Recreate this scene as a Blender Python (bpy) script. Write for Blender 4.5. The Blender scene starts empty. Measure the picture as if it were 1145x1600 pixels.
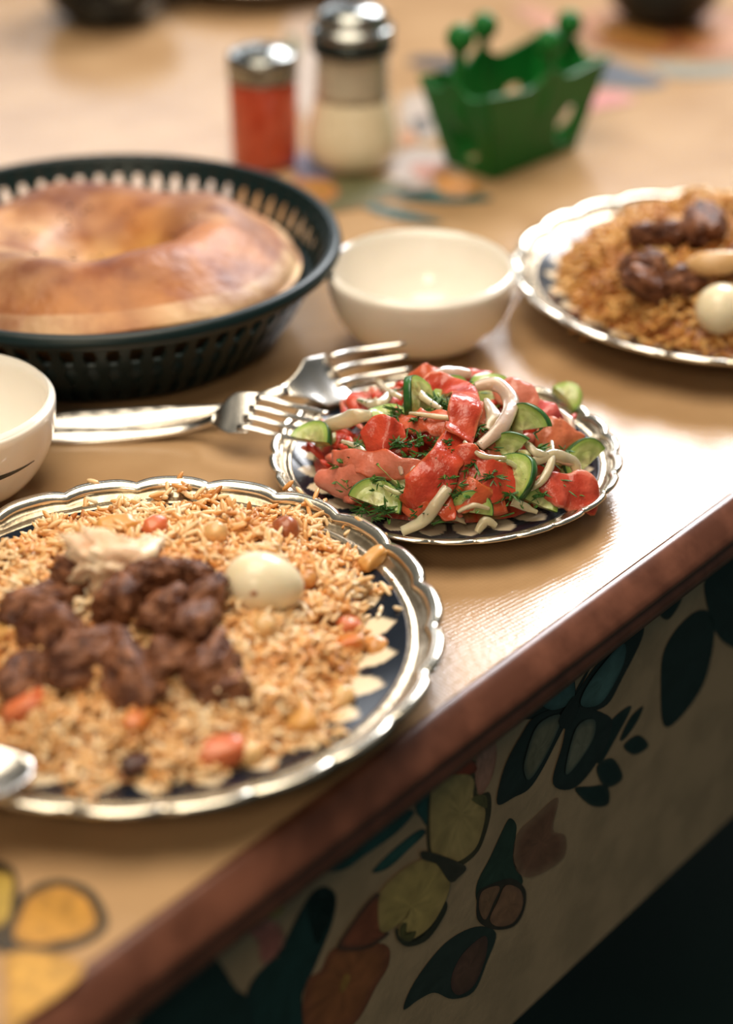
import bpy, bmesh, math, random
from mathutils import Vector, Matrix, noise

SC = bpy.context.scene
COL = SC.collection
TZ = 0.75                       # height of the table top above the floor
PITCH = math.radians(30.8)
random.seed(11)

# ------------------------------------------------------------------ camera, world, lights, exposure
cam_d = bpy.data.cameras.new('camera')
cam = bpy.data.objects.new('camera', cam_d); COL.objects.link(cam)
cam.location = (0, 0, TZ + .515)
cam.rotation_euler = (math.pi / 2 - PITCH, 0, 0)
cam_d.sensor_fit = 'VERTICAL'; cam_d.sensor_height = 36; cam_d.sensor_width = 36; cam_d.lens = 67.5
cam_d.clip_start = .02
cam_d.dof.use_dof = True; cam_d.dof.focus_distance = .965; cam_d.dof.aperture_fstop = 2.6
SC.camera = cam
vs = SC.view_settings
vs.view_transform = 'Standard'; vs.look = 'None'; vs.gamma = 1; vs.use_curve_mapping = False
vs.exposure = -.06

wd = bpy.data.worlds.new('room_light'); SC.world = wd; wd.use_nodes = True
wd.node_tree.nodes['Background'].inputs[0].default_value = (.86, .92, .86, 1)
wd.node_tree.nodes['Background'].inputs[1].default_value = .085

def area(name, loc, aim, sx, sy, power, col, roll=0):
    l = bpy.data.lights.new(name, 'AREA'); l.shape = 'RECTANGLE'; l.size = sx; l.size_y = sy
    l.energy = power; l.color = col
    o = bpy.data.objects.new(name, l); COL.objects.link(o)
    o.location = (loc[0], loc[1], loc[2] + TZ)
    q = (Vector(aim) - Vector(loc)).to_track_quat('-Z', 'Y')
    o.rotation_euler = (q.to_matrix() @ Matrix.Rotation(roll, 3, 'Z')).to_euler()
    return o

area('window_light', (.72, 2.8, 1.38), (.14, .8, .2), 1.0, .78, 60, (.97, .97, 1))
area('far_window_light', (-.62, 2.9, .70), (-.1, 1.0, 0), 1.0, .44, 4.5, (.92, .95, 1))
area('side_window_light', (.95, 3.0, .56), (.2, 1.1, 0), 1.1, .26, .8, (1, .92, .85))
area('overhead_fill', (-.2, .80, 1.75), (0, .75, 0), 1.6, 1.2, 40, (1, .87, .69))  # added soft fill standing in for ceiling bounce, no fitting there
area('front_fill', (-.38, -.75, 1.2), (0, .7, 0), .5, .5, 8, (1, .80, .55))  # unseen warm fill, added to brighten the side panel and near faces

# ------------------------------------------------------------------ materials
def mat(name, col=(.5, .5, .5), rough=.5, metal=0., attr=False, col2=None, nscale=40., bump=0., bscale=200., coat=0.,
        sss=0., spec=.5, lo=.4, hi=.62, ramp_detail=4., trans=0.):
    m = bpy.data.materials.new(name); m.use_nodes = True
    nt = m.node_tree; N = nt.nodes; L = nt.links; b = N['Principled BSDF']
    b.inputs['Base Color'].default_value = (*col, 1); b.inputs['Roughness'].default_value = rough
    b.inputs['Metallic'].default_value = metal; b.inputs['Specular IOR Level'].default_value = spec
    if coat: b.inputs['Coat Weight'].default_value = coat; b.inputs['Coat Roughness'].default_value = .08
    if sss:
        b.inputs['Subsurface Weight'].default_value = sss
        b.inputs['Subsurface Radius'].default_value = (.008, .004, .002); b.inputs['Subsurface Scale'].default_value = 1
    if trans: b.inputs['Transmission Weight'].default_value = trans
    tc = N.new('ShaderNodeTexCoord')
    src = None
    if attr:
        a = N.new('ShaderNodeAttribute'); a.attribute_name = 'Col'; src = a.outputs['Color']
    if col2 is not None:
        nz = N.new('ShaderNodeTexNoise'); nz.inputs['Scale'].default_value = nscale; nz.inputs['Detail'].default_value = ramp_detail
        L.new(tc.outputs['Object'], nz.inputs['Vector'])
        r = N.new('ShaderNodeMapRange'); r.inputs[1].default_value = lo; r.inputs[2].default_value = hi
        L.new(nz.outputs['Fac'], r.inputs[0])
        mx = N.new('ShaderNodeMix'); mx.data_type = 'RGBA'
        L.new(r.outputs[0], mx.inputs[0])
        if src: L.new(src, mx.inputs[6])
        else: mx.inputs[6].default_value = (*col, 1)
        if attr: mx.blend_type = 'MULTIPLY'
        mx.inputs[7].default_value = (*col2, 1)
        src = mx.outputs[2]
    if src: L.new(src, b.inputs['Base Color'])
    if bump:
        nb = N.new('ShaderNodeTexNoise'); nb.inputs['Scale'].default_value = bscale; nb.inputs['Detail'].default_value = 3
        L.new(tc.outputs['Object'], nb.inputs['Vector'])
        bp = N.new('ShaderNodeBump'); bp.inputs['Strength'].default_value = bump; bp.inputs['Distance'].default_value = .002
        L.new(nb.outputs['Fac'], bp.inputs['Height']); L.new(bp.outputs[0], b.inputs['Normal'])
    return m

def weave(m, strength=.25):
    """fine woven emboss of the oilcloth plus a slow puckering of its film"""
    nt = m.node_tree; N = nt.nodes; L = nt.links; b = N['Principled BSDF']
    tc = N.new('ShaderNodeTexCoord'); mp = N.new('ShaderNodeMapping'); mp.inputs['Rotation'].default_value = (0, 0, math.radians(49.5))
    L.new(tc.outputs['Object'], mp.inputs['Vector'])
    hs = []
    for ax, sc in (('X', 120), ('Y', 150)):
        w = N.new('ShaderNodeTexWave'); w.bands_direction = ax; w.inputs['Scale'].default_value = sc
        w.inputs['Distortion'].default_value = 1.6; w.inputs['Detail'].default_value = 2; w.inputs['Detail Scale'].default_value = 3
        L.new(mp.outputs[0], w.inputs['Vector']); hs.append(w.outputs['Fac'])
    nz = N.new('ShaderNodeTexNoise'); nz.inputs['Scale'].default_value = 210; nz.inputs['Detail'].default_value = 3
    L.new(mp.outputs[0], nz.inputs['Vector'])
    a1 = N.new('ShaderNodeMath'); a1.operation = 'ADD'; L.new(hs[0], a1.inputs[0]); L.new(hs[1], a1.inputs[1])
    a2 = N.new('ShaderNodeMath'); a2.operation = 'MULTIPLY_ADD'; L.new(nz.outputs['Fac'], a2.inputs[0]); a2.inputs[1].default_value = 3.6
    L.new(a1.outputs[0], a2.inputs[2])
    bp = N.new('ShaderNodeBump'); bp.inputs['Strength'].default_value = strength; bp.inputs['Distance'].default_value = .00016
    L.new(a2.outputs[0], bp.inputs['Height']); L.new(bp.outputs[0], b.inputs['Normal'])
    # slight darkening of the threads' valleys in the print
    return m

M = {}
M['cloth'] = weave(mat('tan_oilcloth', (.50, .315, .165), .19, col2=(.43, .26, .13), nscale=14), .24)
M['print'] = weave(mat('printed_ink', rough=.45, attr=True, col2=(.72, .72, .7), nscale=160), .35)
M['panel'] = mat('printed_cover', (.50, .36, .225), .55, col2=(.40, .29, .18), nscale=30, bump=.15)
M['panel_print'] = mat('panel_ink', rough=.55, attr=True, col2=(.78, .78, .75), nscale=60)
M['wood'] = mat('brown_edge_wood', (.175, .064, .037), .34, col2=(.11, .038, .021), nscale=45, bump=.05, bscale=90, coat=.15)
M['board'] = mat('chipboard', (.25, .15, .08), .7, col2=(.18, .1, .05))
M['leg'] = mat('dark_steel_leg', (.02, .03, .03), .45, metal=.5)
M['floor'] = mat('dark_floor', (.012, .045, .042), .6, col2=(.008, .032, .031), nscale=6)
M['cream'] = mat('cream_ceramic', (.87, .81, .72), .16, coat=.3, sss=.05)
M['stripe'] = mat('black_glaze', (.012, .02, .02), .2)
M['dish'] = mat('printed_porcelain', rough=.16, attr=True, spec=.3)
M['lustre'] = mat('silver_gilt_lustre', (.46, .38, .27), .27, metal=.9, col2=(.33, .26, .17), nscale=150, bump=.10, bscale=160)
M['bright_edge'] = mat('worn_silver_edge', (.80, .74, .62), .20, metal=.95, bump=.06, bscale=160)
M['steel'] = mat('polished_steel', (.74, .70, .64), .26, metal=1., bump=.03, bscale=60)
M['chrome'] = mat('chrome_cap', (.36, .37, .35), .24, metal=1.)
M['rice'] = mat('oily_rice', rough=.33, attr=True, spec=.5, sss=.12)
M['ricebed'] = mat('rice_bed', (.50, .26, .085), .5, col2=(.25, .10, .025), nscale=260, bump=1., bscale=300)
M['meat'] = mat('stewed_meat', rough=.40, attr=True, col2=(.55, .48, .42), nscale=210, bump=1., bscale=380, spec=.3)
M['fat'] = mat('mutton_fat', (.88, .68, .48), .35, col2=(.78, .52, .34), nscale=110, bump=.5, bscale=160, sss=.2)
M['egg'] = mat('boiled_egg', (.90, .80, .58), .22, col2=(.86, .74, .50), nscale=60, sss=.15, bump=.03, bscale=120)
M['speck'] = mat('egg_speck', (.35, .12, .04), .5)
M['pea'] = mat('chickpea_skin', rough=.3, attr=True, sss=.1, bump=.3, bscale=260, coat=.2)
M['carrot'] = mat('cooked_carrot', (.62, .17, .03), .32, col2=(.50, .22, .05), nscale=120, sss=.1, coat=.2)
M['tomato'] = mat('tomato_flesh', rough=.27, attr=True, col2=(.80, .66, .58), nscale=120, lo=.38, hi=.66, sss=.12, bump=.5, bscale=200, coat=.12)
M['cucumber'] = mat('cucumber_flesh', rough=.25, attr=True, col2=(.8, .85, .7), nscale=170, sss=.15, bump=.2, bscale=260, coat=.2)
M['peel'] = mat('cucumber_peel', (.020, .085, .022), .3, col2=(.035, .15, .03), nscale=140)
M['onion'] = mat('raw_onion', rough=.25, attr=True, sss=.3, coat=.2, trans=.35, bump=.2, bscale=200)
M['dill'] = mat('dill_green', (.022, .085, .014), .45, col2=(.07, .19, .03), nscale=200)
M['basket'] = mat('black_plastic', (.005, .016, .017), .36, bump=.05, spec=.3)
M['bread'] = mat('bread_crust', rough=.46, attr=True, col2=(.58, .40, .34), nscale=42, lo=.42, hi=.70, bump=.5, bscale=110, sss=.03, spec=.35)
M['seed'] = mat('nigella_seed', (.02, .012, .01), .5)
M['chilli'] = mat('red_chilli_in_glass', (.56, .075, .028), .3, col2=(.45, .05, .018), nscale=120, coat=1.)
M['salt'] = mat('white_salt_in_glass', (.90, .78, .56), .4, col2=(.86, .73, .50), nscale=120, coat=1.)
M['green'] = mat('green_plastic', (.006, .145, .020), .45, col2=(.005, .12, .016), nscale=25, spec=.25)
M['navy'] = mat('navy_glaze', rough=.25, attr=True, spec=.3)
M['dark_chrome'] = mat('dark_cap_band', (.035, .045, .042), .22, metal=.6)

g = bpy.data.materials.new('clear_glass'); g.use_nodes = True
nt = g.node_tree; nt.nodes.clear()
out = nt.nodes.new('ShaderNodeOutputMaterial'); mxs = nt.nodes.new('ShaderNodeMixShader')
tr = nt.nodes.new('ShaderNodeBsdfTransparent'); tr.inputs[0].default_value = (.92, .94, .92, 1)
gl = nt.nodes.new('ShaderNodeBsdfGlossy'); gl.inputs['Roughness'].default_value = .08
lw = nt.nodes.new('ShaderNodeLayerWeight'); lw.inputs[0].default_value = .35
nt.links.new(lw.outputs['Fresnel'], mxs.inputs[0]); nt.links.new(tr.outputs[0], mxs.inputs[1])
nt.links.new(gl.outputs[0], mxs.inputs[2]); nt.links.new(mxs.outputs[0], out.inputs[0])
M['glass'] = g
M['ribbed'] = mat('ribbed_cloudy_glass', (.60, .54, .42), .15, col2=(.5, .44, .34), nscale=60, coat=.6)

# ------------------------------------------------------------------ builders
def obj(name, V, F, m, parent=None, cols=None, smooth=True, origin=None, flat_under=None):
    """one mesh object; V in table coordinates (z = 0 is the table top)"""
    xs = [v[0] for v in V]; ys = [v[1] for v in V]; zs = [v[2] for v in V]
    if origin is None: origin = ((min(xs) + max(xs)) / 2, (min(ys) + max(ys)) / 2, min(zs))
    me = bpy.data.meshes.new(name)
    me.from_pydata([(v[0] - origin[0], v[1] - origin[1], v[2] - origin[2]) for v in V], [], F)
    if cols is not None:
        ca = me.color_attributes.new('Col', 'FLOAT_COLOR', 'POINT')
        flat = []
        for c in cols: flat += (c[0], c[1], c[2], 1.0)
        ca.data.foreach_set('color', flat)
    me.polygons.foreach_set('use_smooth', [smooth] * len(me.polygons))
    me.materials.append(m); me.update()
    o = bpy.data.objects.new(name, me); COL.objects.link(o)
    w = Vector((origin[0], origin[1], origin[2] + TZ))
    o['_w'] = list(w)
    if parent is not None:
        o.parent = parent; o.location = w - Vector(parent['_w'])
    else: o.location = w
    return o

def thing(name, label, cat, at, group=None):
    o = bpy.data.objects.new(name, None); COL.objects.link(o); o.empty_display_size = .02
    o.location = (at[0], at[1], at[2] + TZ); o['_w'] = list(o.location)
    return tag(o, label, cat, group)

def tag(o, label, cat, group=None, kind=None):
    o['label'] = label; o['category'] = cat
    if group: o['group'] = group
    if kind: o['kind'] = kind
    return o

def lathe(prof, c, n=64, caps=True):
    V, F = [], []
    for r, z in prof:
        for k in range(n):
            a = 2 * math.pi * k / n; V.append((c[0] + r * math.cos(a), c[1] + r * math.sin(a), c[2] + z))
    for i in range(len(prof) - 1):
        for k in range(n):
            F.append((i * n + k, i * n + (k + 1) % n, (i + 1) * n + (k + 1) % n, (i + 1) * n + k))
    if caps:
        if prof[0][0] > 1e-6: F.append(tuple(range(n))[::-1])
        if prof[-1][0] > 1e-6: F.append(tuple(range((len(prof) - 1) * n, len(prof) * n)))
    return V, F

def catmull(P, n, closed=False):
    P = [Vector(p) for p in P]; m = len(P); out = []
    segs = m if closed else m - 1
    for i in range(segs):
        g = (lambda k: P[k % m]) if closed else (lambda k: P[max(0, min(m - 1, k))])
        a, b, c, d = g(i - 1), g(i), g(i + 1), g(i + 2)
        for j in range(n):
            t = j / n
            out.append(.5 * ((2 * b) + (c - a) * t + (2 * a - 5 * b + 4 * c - d) * t * t + (3 * b - a - 3 * c + d) * t ** 3))
    if not closed: out.append(P[-1].copy())
    return out

def lerp_list(L, t):
    if not isinstance(L, (list, tuple)): return L
    x = t * (len(L) - 1); i = min(int(x), len(L) - 2); f = x - i
    return L[i] * (1 - f) + L[i + 1] * f

def sweep(path, W, K, up=(0, -.75, .65), n=12, p=2.2, curl=0., rough=0., seed=0, roll=None):
    """flattened tube along a path: width W, thickness K (number or list along it), cross-section bent by curl"""
    V, F, T = [], [], []; m = len(path)
    for i, P in enumerate(path):
        t = i / (m - 1)
        tg = (path[min(i + 1, m - 1)] - path[max(i - 1, 0)]).normalized()
        u = Vector(up[i * len(up) // m]) if isinstance(up[0], (tuple, list, Vector)) else Vector(up)
        S = tg.cross(u)
        if S.length < 1e-4: S = tg.cross(Vector((.3, .2, .9)))
        S.normalize(); Nn = S.cross(tg).normalized()
        if roll:
            ra = lerp_list(roll, t); S, Nn = S * math.cos(ra) + Nn * math.sin(ra), Nn * math.cos(ra) - S * math.sin(ra)
        w, k = lerp_list(W, t) / 2, lerp_list(K, t) / 2
        for j in range(n):
            a = 2 * math.pi * j / n; ca, sa = math.cos(a), math.sin(a)
            x = w * math.copysign(abs(ca) ** (2 / p), ca); z = k * math.copysign(abs(sa) ** (2 / p), sa)
            if rough:
                x *= 1 + rough * noise.noise((i * .16 + seed * 7.1, ca * 1.5, seed * 3.3))
                z += rough * .0030 * noise.noise((i * .15 + seed, x * 150, seed * 1.7))
            z += curl * w * (1 - (x / max(w, 1e-6)) ** 2)
            V.append(P + S * x + Nn * z); T.append((t, ca, sa))
    for i in range(m - 1):
        for j in range(n):
            F.append((i * n + j, i * n + (j + 1) % n, (i + 1) * n + (j + 1) % n, (i + 1) * n + j))
    F.append(tuple(range(n))[::-1]); F.append(tuple(range((m - 1) * n, m * n)))
    return V, F, T

def ico(sub):
    bm = bmesh.new(); bmesh.ops.create_icosphere(bm, subdivisions=sub, radius=1)
    bm.verts.ensure_lookup_table()
    r = [v.co.copy() for v in bm.verts], [tuple(v.index for v in f.verts) for f in bm.faces]
    bm.free(); return r
ICO = {k: ico(k) for k in (1, 2, 3, 4)}

def blob(c, rad, rot=(0, 0, 0), sub=3, amp=.2, freq=1.6, seed=0, box=0.):
    vs_, fs = ICO[sub]; R = Matrix.Rotation(rot[2], 3, 'Z') @ Matrix.Rotation(rot[1], 3, 'Y') @ Matrix.Rotation(rot[0], 3, 'X')
    V = []
    for v in vs_:
        q = v.copy()
        if box:
            q = Vector([math.copysign(abs(a) ** (1 - box), a) for a in q])
        k = 1 + amp * noise.noise(v * freq + Vector((seed * 3.1, seed * 1.7, seed))) + amp * .5 * noise.noise(v * freq * 2.7 + Vector((seed, 5 + seed, 2)))
        q = Vector((q[0] * rad[0] * k, q[1] * rad[1] * k, q[2] * rad[2] * k))
        V.append(Vector(c) + R @ q)
    return V, list(fs)

def box(c, s, rotz=0., V=None, F=None):
    V = [] if V is None else V; F = [] if F is None else F; b = len(V)
    for dz in (-1, 1):
        for dx, dy in ((-1, -1), (1, -1), (1, 1), (-1, 1)):
            x, y = dx * s[0] / 2, dy * s[1] / 2
            V.append((c[0] + x * math.cos(rotz) - y * math.sin(rotz), c[1] + x * math.sin(rotz) + y * math.cos(rotz), c[2] + dz * s[2] / 2))
    for f in ((3, 2, 1, 0), (4, 5, 6, 7), (0, 1, 5, 4), (1, 2, 6, 5), (2, 3, 7, 6), (3, 0, 4, 7)): F.append(tuple(b + i for i in f))
    return V, F

def mod(o, kind, **k):
    m = o.modifiers.new(kind.lower(), kind)
    for a, b in k.items(): setattr(m, a, b)
    return m

def mound(kind, x, y):
    if kind == 'front':
        dx, dy = x + .099, y - .722; r = math.hypot(dx, dy); a = math.degrees(math.atan2(dy, dx))
        rb = .109 + .014 * max(0, math.sin(math.radians(a))) + .008 * math.exp(-((a - 50) / 32) ** 2) - .011 * math.exp(-((a + 8) / 28) ** 2)
        base, hm = .010, .032
    elif kind == 'far':
        dx, dy = x - .226, y - 1.120; r = math.hypot(dx, dy); rb = .115 - .008 * (dx < 0) * min(1, -dx / .06); base, hm = .009, .050
    else:
        dx, dy = x - .042, y - .897; r = math.hypot(dx / 1.06, dy); rb = .080; base, hm = .010, .036
    t = r / rb
    return base + hm * max(0.0, 1 - t ** 2.2) ** .75, t


# ------------------------------------------------------------------ floor and table
V, F = box((0, 1.5, -TZ - .02), (7, 7, .04))
fl = obj('floor', V, F, M['floor'], smooth=False); fl['kind'] = 'structure'

EA = Vector((.1952, .8839)); ED = Vector((.6488, .7610)); EN = Vector((.7610, -.6488))   # table edge: a point, its run, outward
def E3(s, o, z): p = EA + ED * s + EN * o; return (p.x, p.y, z)
S0, S1, DEP = -.85, 1.35, 1.22
table = thing('dining_table', 'long table with brown moulded wooden edge and flower printed side', 'table', E3((S0 + S1) / 2, -DEP / 2, -TZ))
def prism(s0, s1, o0, o1, z0, z1):
    V = [E3(s0, o0, z0), E3(s1, o0, z0), E3(s1, o1, z0), E3(s0, o1, z0), E3(s0, o0, z1), E3(s1, o0, z1), E3(s1, o1, z1), E3(s0, o1, z1)]
    return V, [(3, 2, 1, 0), (4, 5, 6, 7), (0, 1, 5, 4), (1, 2, 6, 5), (2, 3, 7, 6), (3, 0, 4, 7)]
obj('table_top', *prism(S0, S1, -.003, -DEP, -.036, -.0016), M['board'], table, smooth=False)
prof = [(-.0025, -.0012), (.0008, -.0008), (.0028, -.0014), (.0060, -.0038), (.0095, -.0068), (.0128, -.0100), (.0146, -.0125), (.0150, -.0150), (.0140, -.0172),
        (.0102, -.0185), (.0104, -.0203), (.0122, -.0222), (.0132, -.0252), (.0126, -.0290), (.0100, -.0322), (.0066, -.0343), (.0050, -.0352), (-.0025, -.0352)]
V, F = [], []
ns = 60
for i in range(ns + 1):
    s = S0 + (S1 - S0) * i / ns
    for o_, z_ in prof: V.append(E3(s, o_, z_))
k = len(prof)
for i in range(ns):
    for j in range(k): F.append((i * k + j, i * k + (j + 1) % k, (i + 1) * k + (j + 1) % k, (i + 1) * k + j)[::-1])
F.append(tuple(range(k))); F.append(tuple(range(ns * k, ns * k + k))[::-1])
et = obj('edge_strip', V, F, M['wood'], table); et['label'] = 'brown moulded wooden edge strip'
mod(et, 'EDGE_SPLIT', split_angle=math.radians(50))
# side panel, its face a hair inside the edge
panel = obj('side_panel', *prism(S0, S1, -.004, -.016, -.258, -.0355), M['panel'], table, smooth=False)
panel['label'] = 'beige side panel printed with butterflies and flowers'
for s in (S0 + .12, S1 - .12):
    for o_ in (-.14, -DEP + .1):
        V, F = prism(s - .025, s + .025, o_ + .025, o_ - .025, -TZ, -.036); obj('leg', V, F, M['leg'], table, smooth=False)

# cloth: a thin film that stops short of the edge strip
V, F = [], []
nx, ny = 150, 60
def cloth_z(s, o):
    e = math.exp(-((o / -.03) ** 2)) if o < 0 else 1
    return -.0002 + .0006 * noise.noise((s * 9, o * 14, 2.2)) * min(1, -o * 8 + .15) * .3 + e * .0007 * noise.noise((s * 38, o * 20, 7))
for i in range(nx + 1):
    for j in range(ny + 1):
        s = S0 + .005 + (S1 - S0 - .01) * i / nx; o_ = -.0012 - (DEP - .005) * (j / ny) ** 2.2
        V.append(E3(s, o_, min(cloth_z(s, o_), .0003) - .0004))
for i in range(nx):
    for j in range(ny):
        a = i * (ny + 1) + j; F.append((a, a + 1, a + ny + 2, a + ny + 1)[::-1])
cloth = obj('tablecloth', V, F, M['cloth'])
mod(cloth, 'SOLIDIFY', thickness=.0008, offset=-1)
tag(cloth, 'glossy tan oilcloth with printed butterflies covering the table top', 'tablecloth')

# ---- flat prints
def print_mesh(name, shapes, to3, parent, m, lift=.00025, label=None):
    """shapes: (outline, inner colour, rim colour); every shape lies a film's thickness above the one before"""
    V, F, C = [], [], []
    for li, (poly, c1, c2) in enumerate(shapes):
        P = catmull([(q[0], q[1], 0) for q in poly], 5, True)
        cx = sum(p.x for p in P) / len(P); cy = sum(p.y for p in P) / len(P)
        rings = (1.0, .93, .7, .45, .2, .06); b = len(V)
        for f in rings:
            w = min(1, (1 - f) / .30)
            for p in P:
                V.append(to3(cx + (p.x - cx) * f, cy + (p.y - cy) * f, lift * (li + 1)))
                q = .85 + .3 * noise.noise((p.x * 160 + f * 3, p.y * 160, li))
                C.append([max(0, (c2[i] * (1 - w) + c1[i] * w) * q) for i in range(3)])
        n = len(P); V.append(to3(cx, cy, lift * (li + 1))); C.append(c1)
        for r in range(len(rings) - 1):
            for k in range(n): F.append((b + r * n + k, b + r * n + (k + 1) % n, b + (r + 1) * n + (k + 1) % n, b + (r + 1) * n + k))
        for k in range(n): F.append((b + (len(rings) - 1) * n + k, b + (len(rings) - 1) * n + (k + 1) % n, len(V) - 1))
    o = obj(name, V, F, m, parent, C, smooth=False)
    if label: o['label'] = label
    return o
top3 = lambda x, y, l: (x, y, .0003 + l * .5)
pan3 = lambda s, z, l: E3(s, -.004 + .0002 + l * .5, z)
TEAL, DK, NAVY = (.03, .13, .125), (.012, .035, .035), (.018, .03, .055)
OR, YEL, PINK, RED = (.55, .17, .05), (.62, .43, .13), (.55, .26, .22), (.52, .09, .04)
tp = lambda name, shapes, label=None: print_mesh(name, shapes, top3, cloth, M['print'], label=label)
pp = lambda name, shapes, label=None: print_mesh(name, shapes, pan3, panel, M['panel_print'], label=label)

tp('printed_butterfly', [
    ([(-0.133,0.5395),(-0.1361,0.5467),(-0.1364,0.5635),(-0.1308,0.576),(-0.12,0.5789),(-0.1079,0.5727),(-0.0999,0.5569),(-0.1023,0.5477),(-0.1123,0.5409),(-0.1234,0.5386)], (.10,.06,.02), (.06,.04,.018)),
    ([(-0.1388,0.5395),(-0.134,0.5377),(-0.1342,0.5467),(-0.1351,0.5654),(-0.1389,0.5809),(-0.144,0.5878),(-0.1519,0.5868),(-0.1476,0.5467)], (.07,.045,.02), (.05,.035,.018)),
    ([(-0.1335,0.5446),(-0.1347,0.5541),(-0.1311,0.5692),(-0.1207,0.5746),(-0.1108,0.5692),(-0.1043,0.5569),(-0.1057,0.5495),(-0.1153,0.5446),(-0.1252,0.5422)], (.70,.34,.045), (.60,.28,.045)),
    ([(-0.1334,0.5219),(-0.1352,0.5368),(-0.1195,0.5377),(-0.1059,0.5306),(-0.1105,0.5185),(-0.1243,0.5035),(-0.1291,0.4953)], (.72,.38,.06), (.60,.30,.05)),
    ([(-0.145,0.5541),(-0.1386,0.5541),(-0.1384,0.5692),(-0.1403,0.5799),(-0.1459,0.5829),(-0.1505,0.5789)], (.62,.42,.08), (.5,.3,.05))], 'orange winged butterfly print')
tp('printed_butterfly', [
    ([(0.1096,1.6313),(0.1557,1.653),(0.1863,1.6494),(0.2166,1.6206),(0.2511,1.5688),(0.2274,1.5505),(0.1911,1.5604),(0.149,1.5688),(0.0696,1.5995),(0.0372,1.617),(0.0487,1.6385)], (.010, .016, .028), (.008, .012, .018)),
    ([(0.1807,1.5358),(0.2055,1.5455),(0.2194,1.5197),(0.1847,1.4976),(0.1692,1.4701),(0.1643,1.5008)], (.62,.16,.12), (.62,.26,.18))], 'dark winged butterfly print')
tp('printed_flower', [
    ([(0.1958,1.7493),(0.2318,1.7821),(0.2563,1.7392),(0.2762,1.6716),(0.2604,1.6385),(0.2291,1.6567),(0.1993,1.6678)], (.58,.25,.06), (.40,.10,.04)),
    ([(0.1369,1.7947),(0.1663,1.7863),(0.1891,1.7097),(0.1755,1.6866),(0.1457,1.7493)], (.58,.24,.12), (.5,.26,.14))], 'orange flower print')
tp('printed_flower', [([(0.2732,1.7),(0.2964,1.7533),(0.3434,1.7697),(0.3474,1.6904),(0.3229,1.6457),(0.2832,1.6421)], (.52,.20,.05), (.40,.10,.04))], 'orange flower print')
tp('printed_leaf', [([(0.2415,1.6206),(0.2791,1.6135),(0.3236,1.617),(0.319,1.5891),(0.274,1.5789),(0.2533,1.5857)], (.16,.17,.10), (.3,.24,.15))])
tp('printed_leaf', [([(0.0081,1.3146),(0.0361,1.3209),(0.0686,1.3183),(0.0911,1.3046),(0.0677,1.2972),(0.0357,1.2996)], TEAL, TEAL)])
tp('printed_leaf', [([(-0.008,1.2984),(0.0126,1.2911),(0.0351,1.2766),(0.0527,1.26),(0.0303,1.2623),(0.0079,1.2766)], TEAL, (.10,.18,.15))])
tp('printed_flower', [
    ([(0.0132,1.3637),(0.0332,1.4089),(0.0622,1.3977),(0.0697,1.344),(0.05,1.3183),(0.0221,1.3183)], (.55,.45,.40), (.50,.38,.28)),
    ([(0.0325,1.3731),(0.0567,1.3772),(0.0629,1.3505),(0.0412,1.3375)], (.58,.26,.18), (.56,.34,.25)),
    ([(0.0511,1.3545),(0.0699,1.3492),(0.0839,1.3259),(0.0682,1.3083),(0.0524,1.3183)], (.60,.24,.03), (.58,.30,.10))], 'pale flower print with orange centre')
tp('printed_flower', [
    ([(-0.0563,1.3677),(-0.0453,1.4047),(-0.0303,1.384),(-0.0246,1.3311),(-0.0384,1.3183)], (.22,.22,.34), (.42,.22,.20)),
    ([(-0.0434,1.3311),(-0.0154,1.3505),(0.0177,1.344),(0.0315,1.3247),(-0.0057,1.2874),(-0.0375,1.2814)], (.14,.14,.06), (.26,.18,.08)),
    ([(-0.053,1.3375),(-0.0343,1.344),(-0.0198,1.3183),(-0.0333,1.2959)], (.60,.28,.06), (.55,.18,.10))])
tp('printed_flower', [
    ([(0.0303,1.5325),(0.0619,1.5325),(0.0643,1.4551),(0.0433,1.4231),(0.028,1.4551)], (.55,.44,.36), (.48,.36,.24)),
    ([(0.0343,1.4701),(0.05,1.4853),(0.05,1.4477),(0.0387,1.4375)], (.14,.12,.10), (.3,.22,.16)),
    ([(0.0264,1.4477),(0.0388,1.4433),(0.0372,1.4146),(0.0259,1.4174)], (.58,.24,.08), (.5,.3,.14))])
tp('printed_flower', [
    ([(-0.0758,1.6904),(-0.07,1.7738),(-0.0435,1.7905),(-0.0306,1.7293),(-0.0524,1.6716),(-0.0653,1.6349)], (.62,.44,.32), (.55,.36,.22)),
    ([(-0.0711,1.6866),(-0.0635,1.7),(-0.0575,1.653),(-0.065,1.6259)], (.14,.16,.04), (.28,.22,.10)),
    ([(-0.0586,1.653),(-0.0439,1.6716),(-0.0349,1.5008),(-0.0471,1.4701),(-0.0582,1.5325)], (.62,.50,.42), (.56,.42,.32))], 'pale pink lily print')

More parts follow.
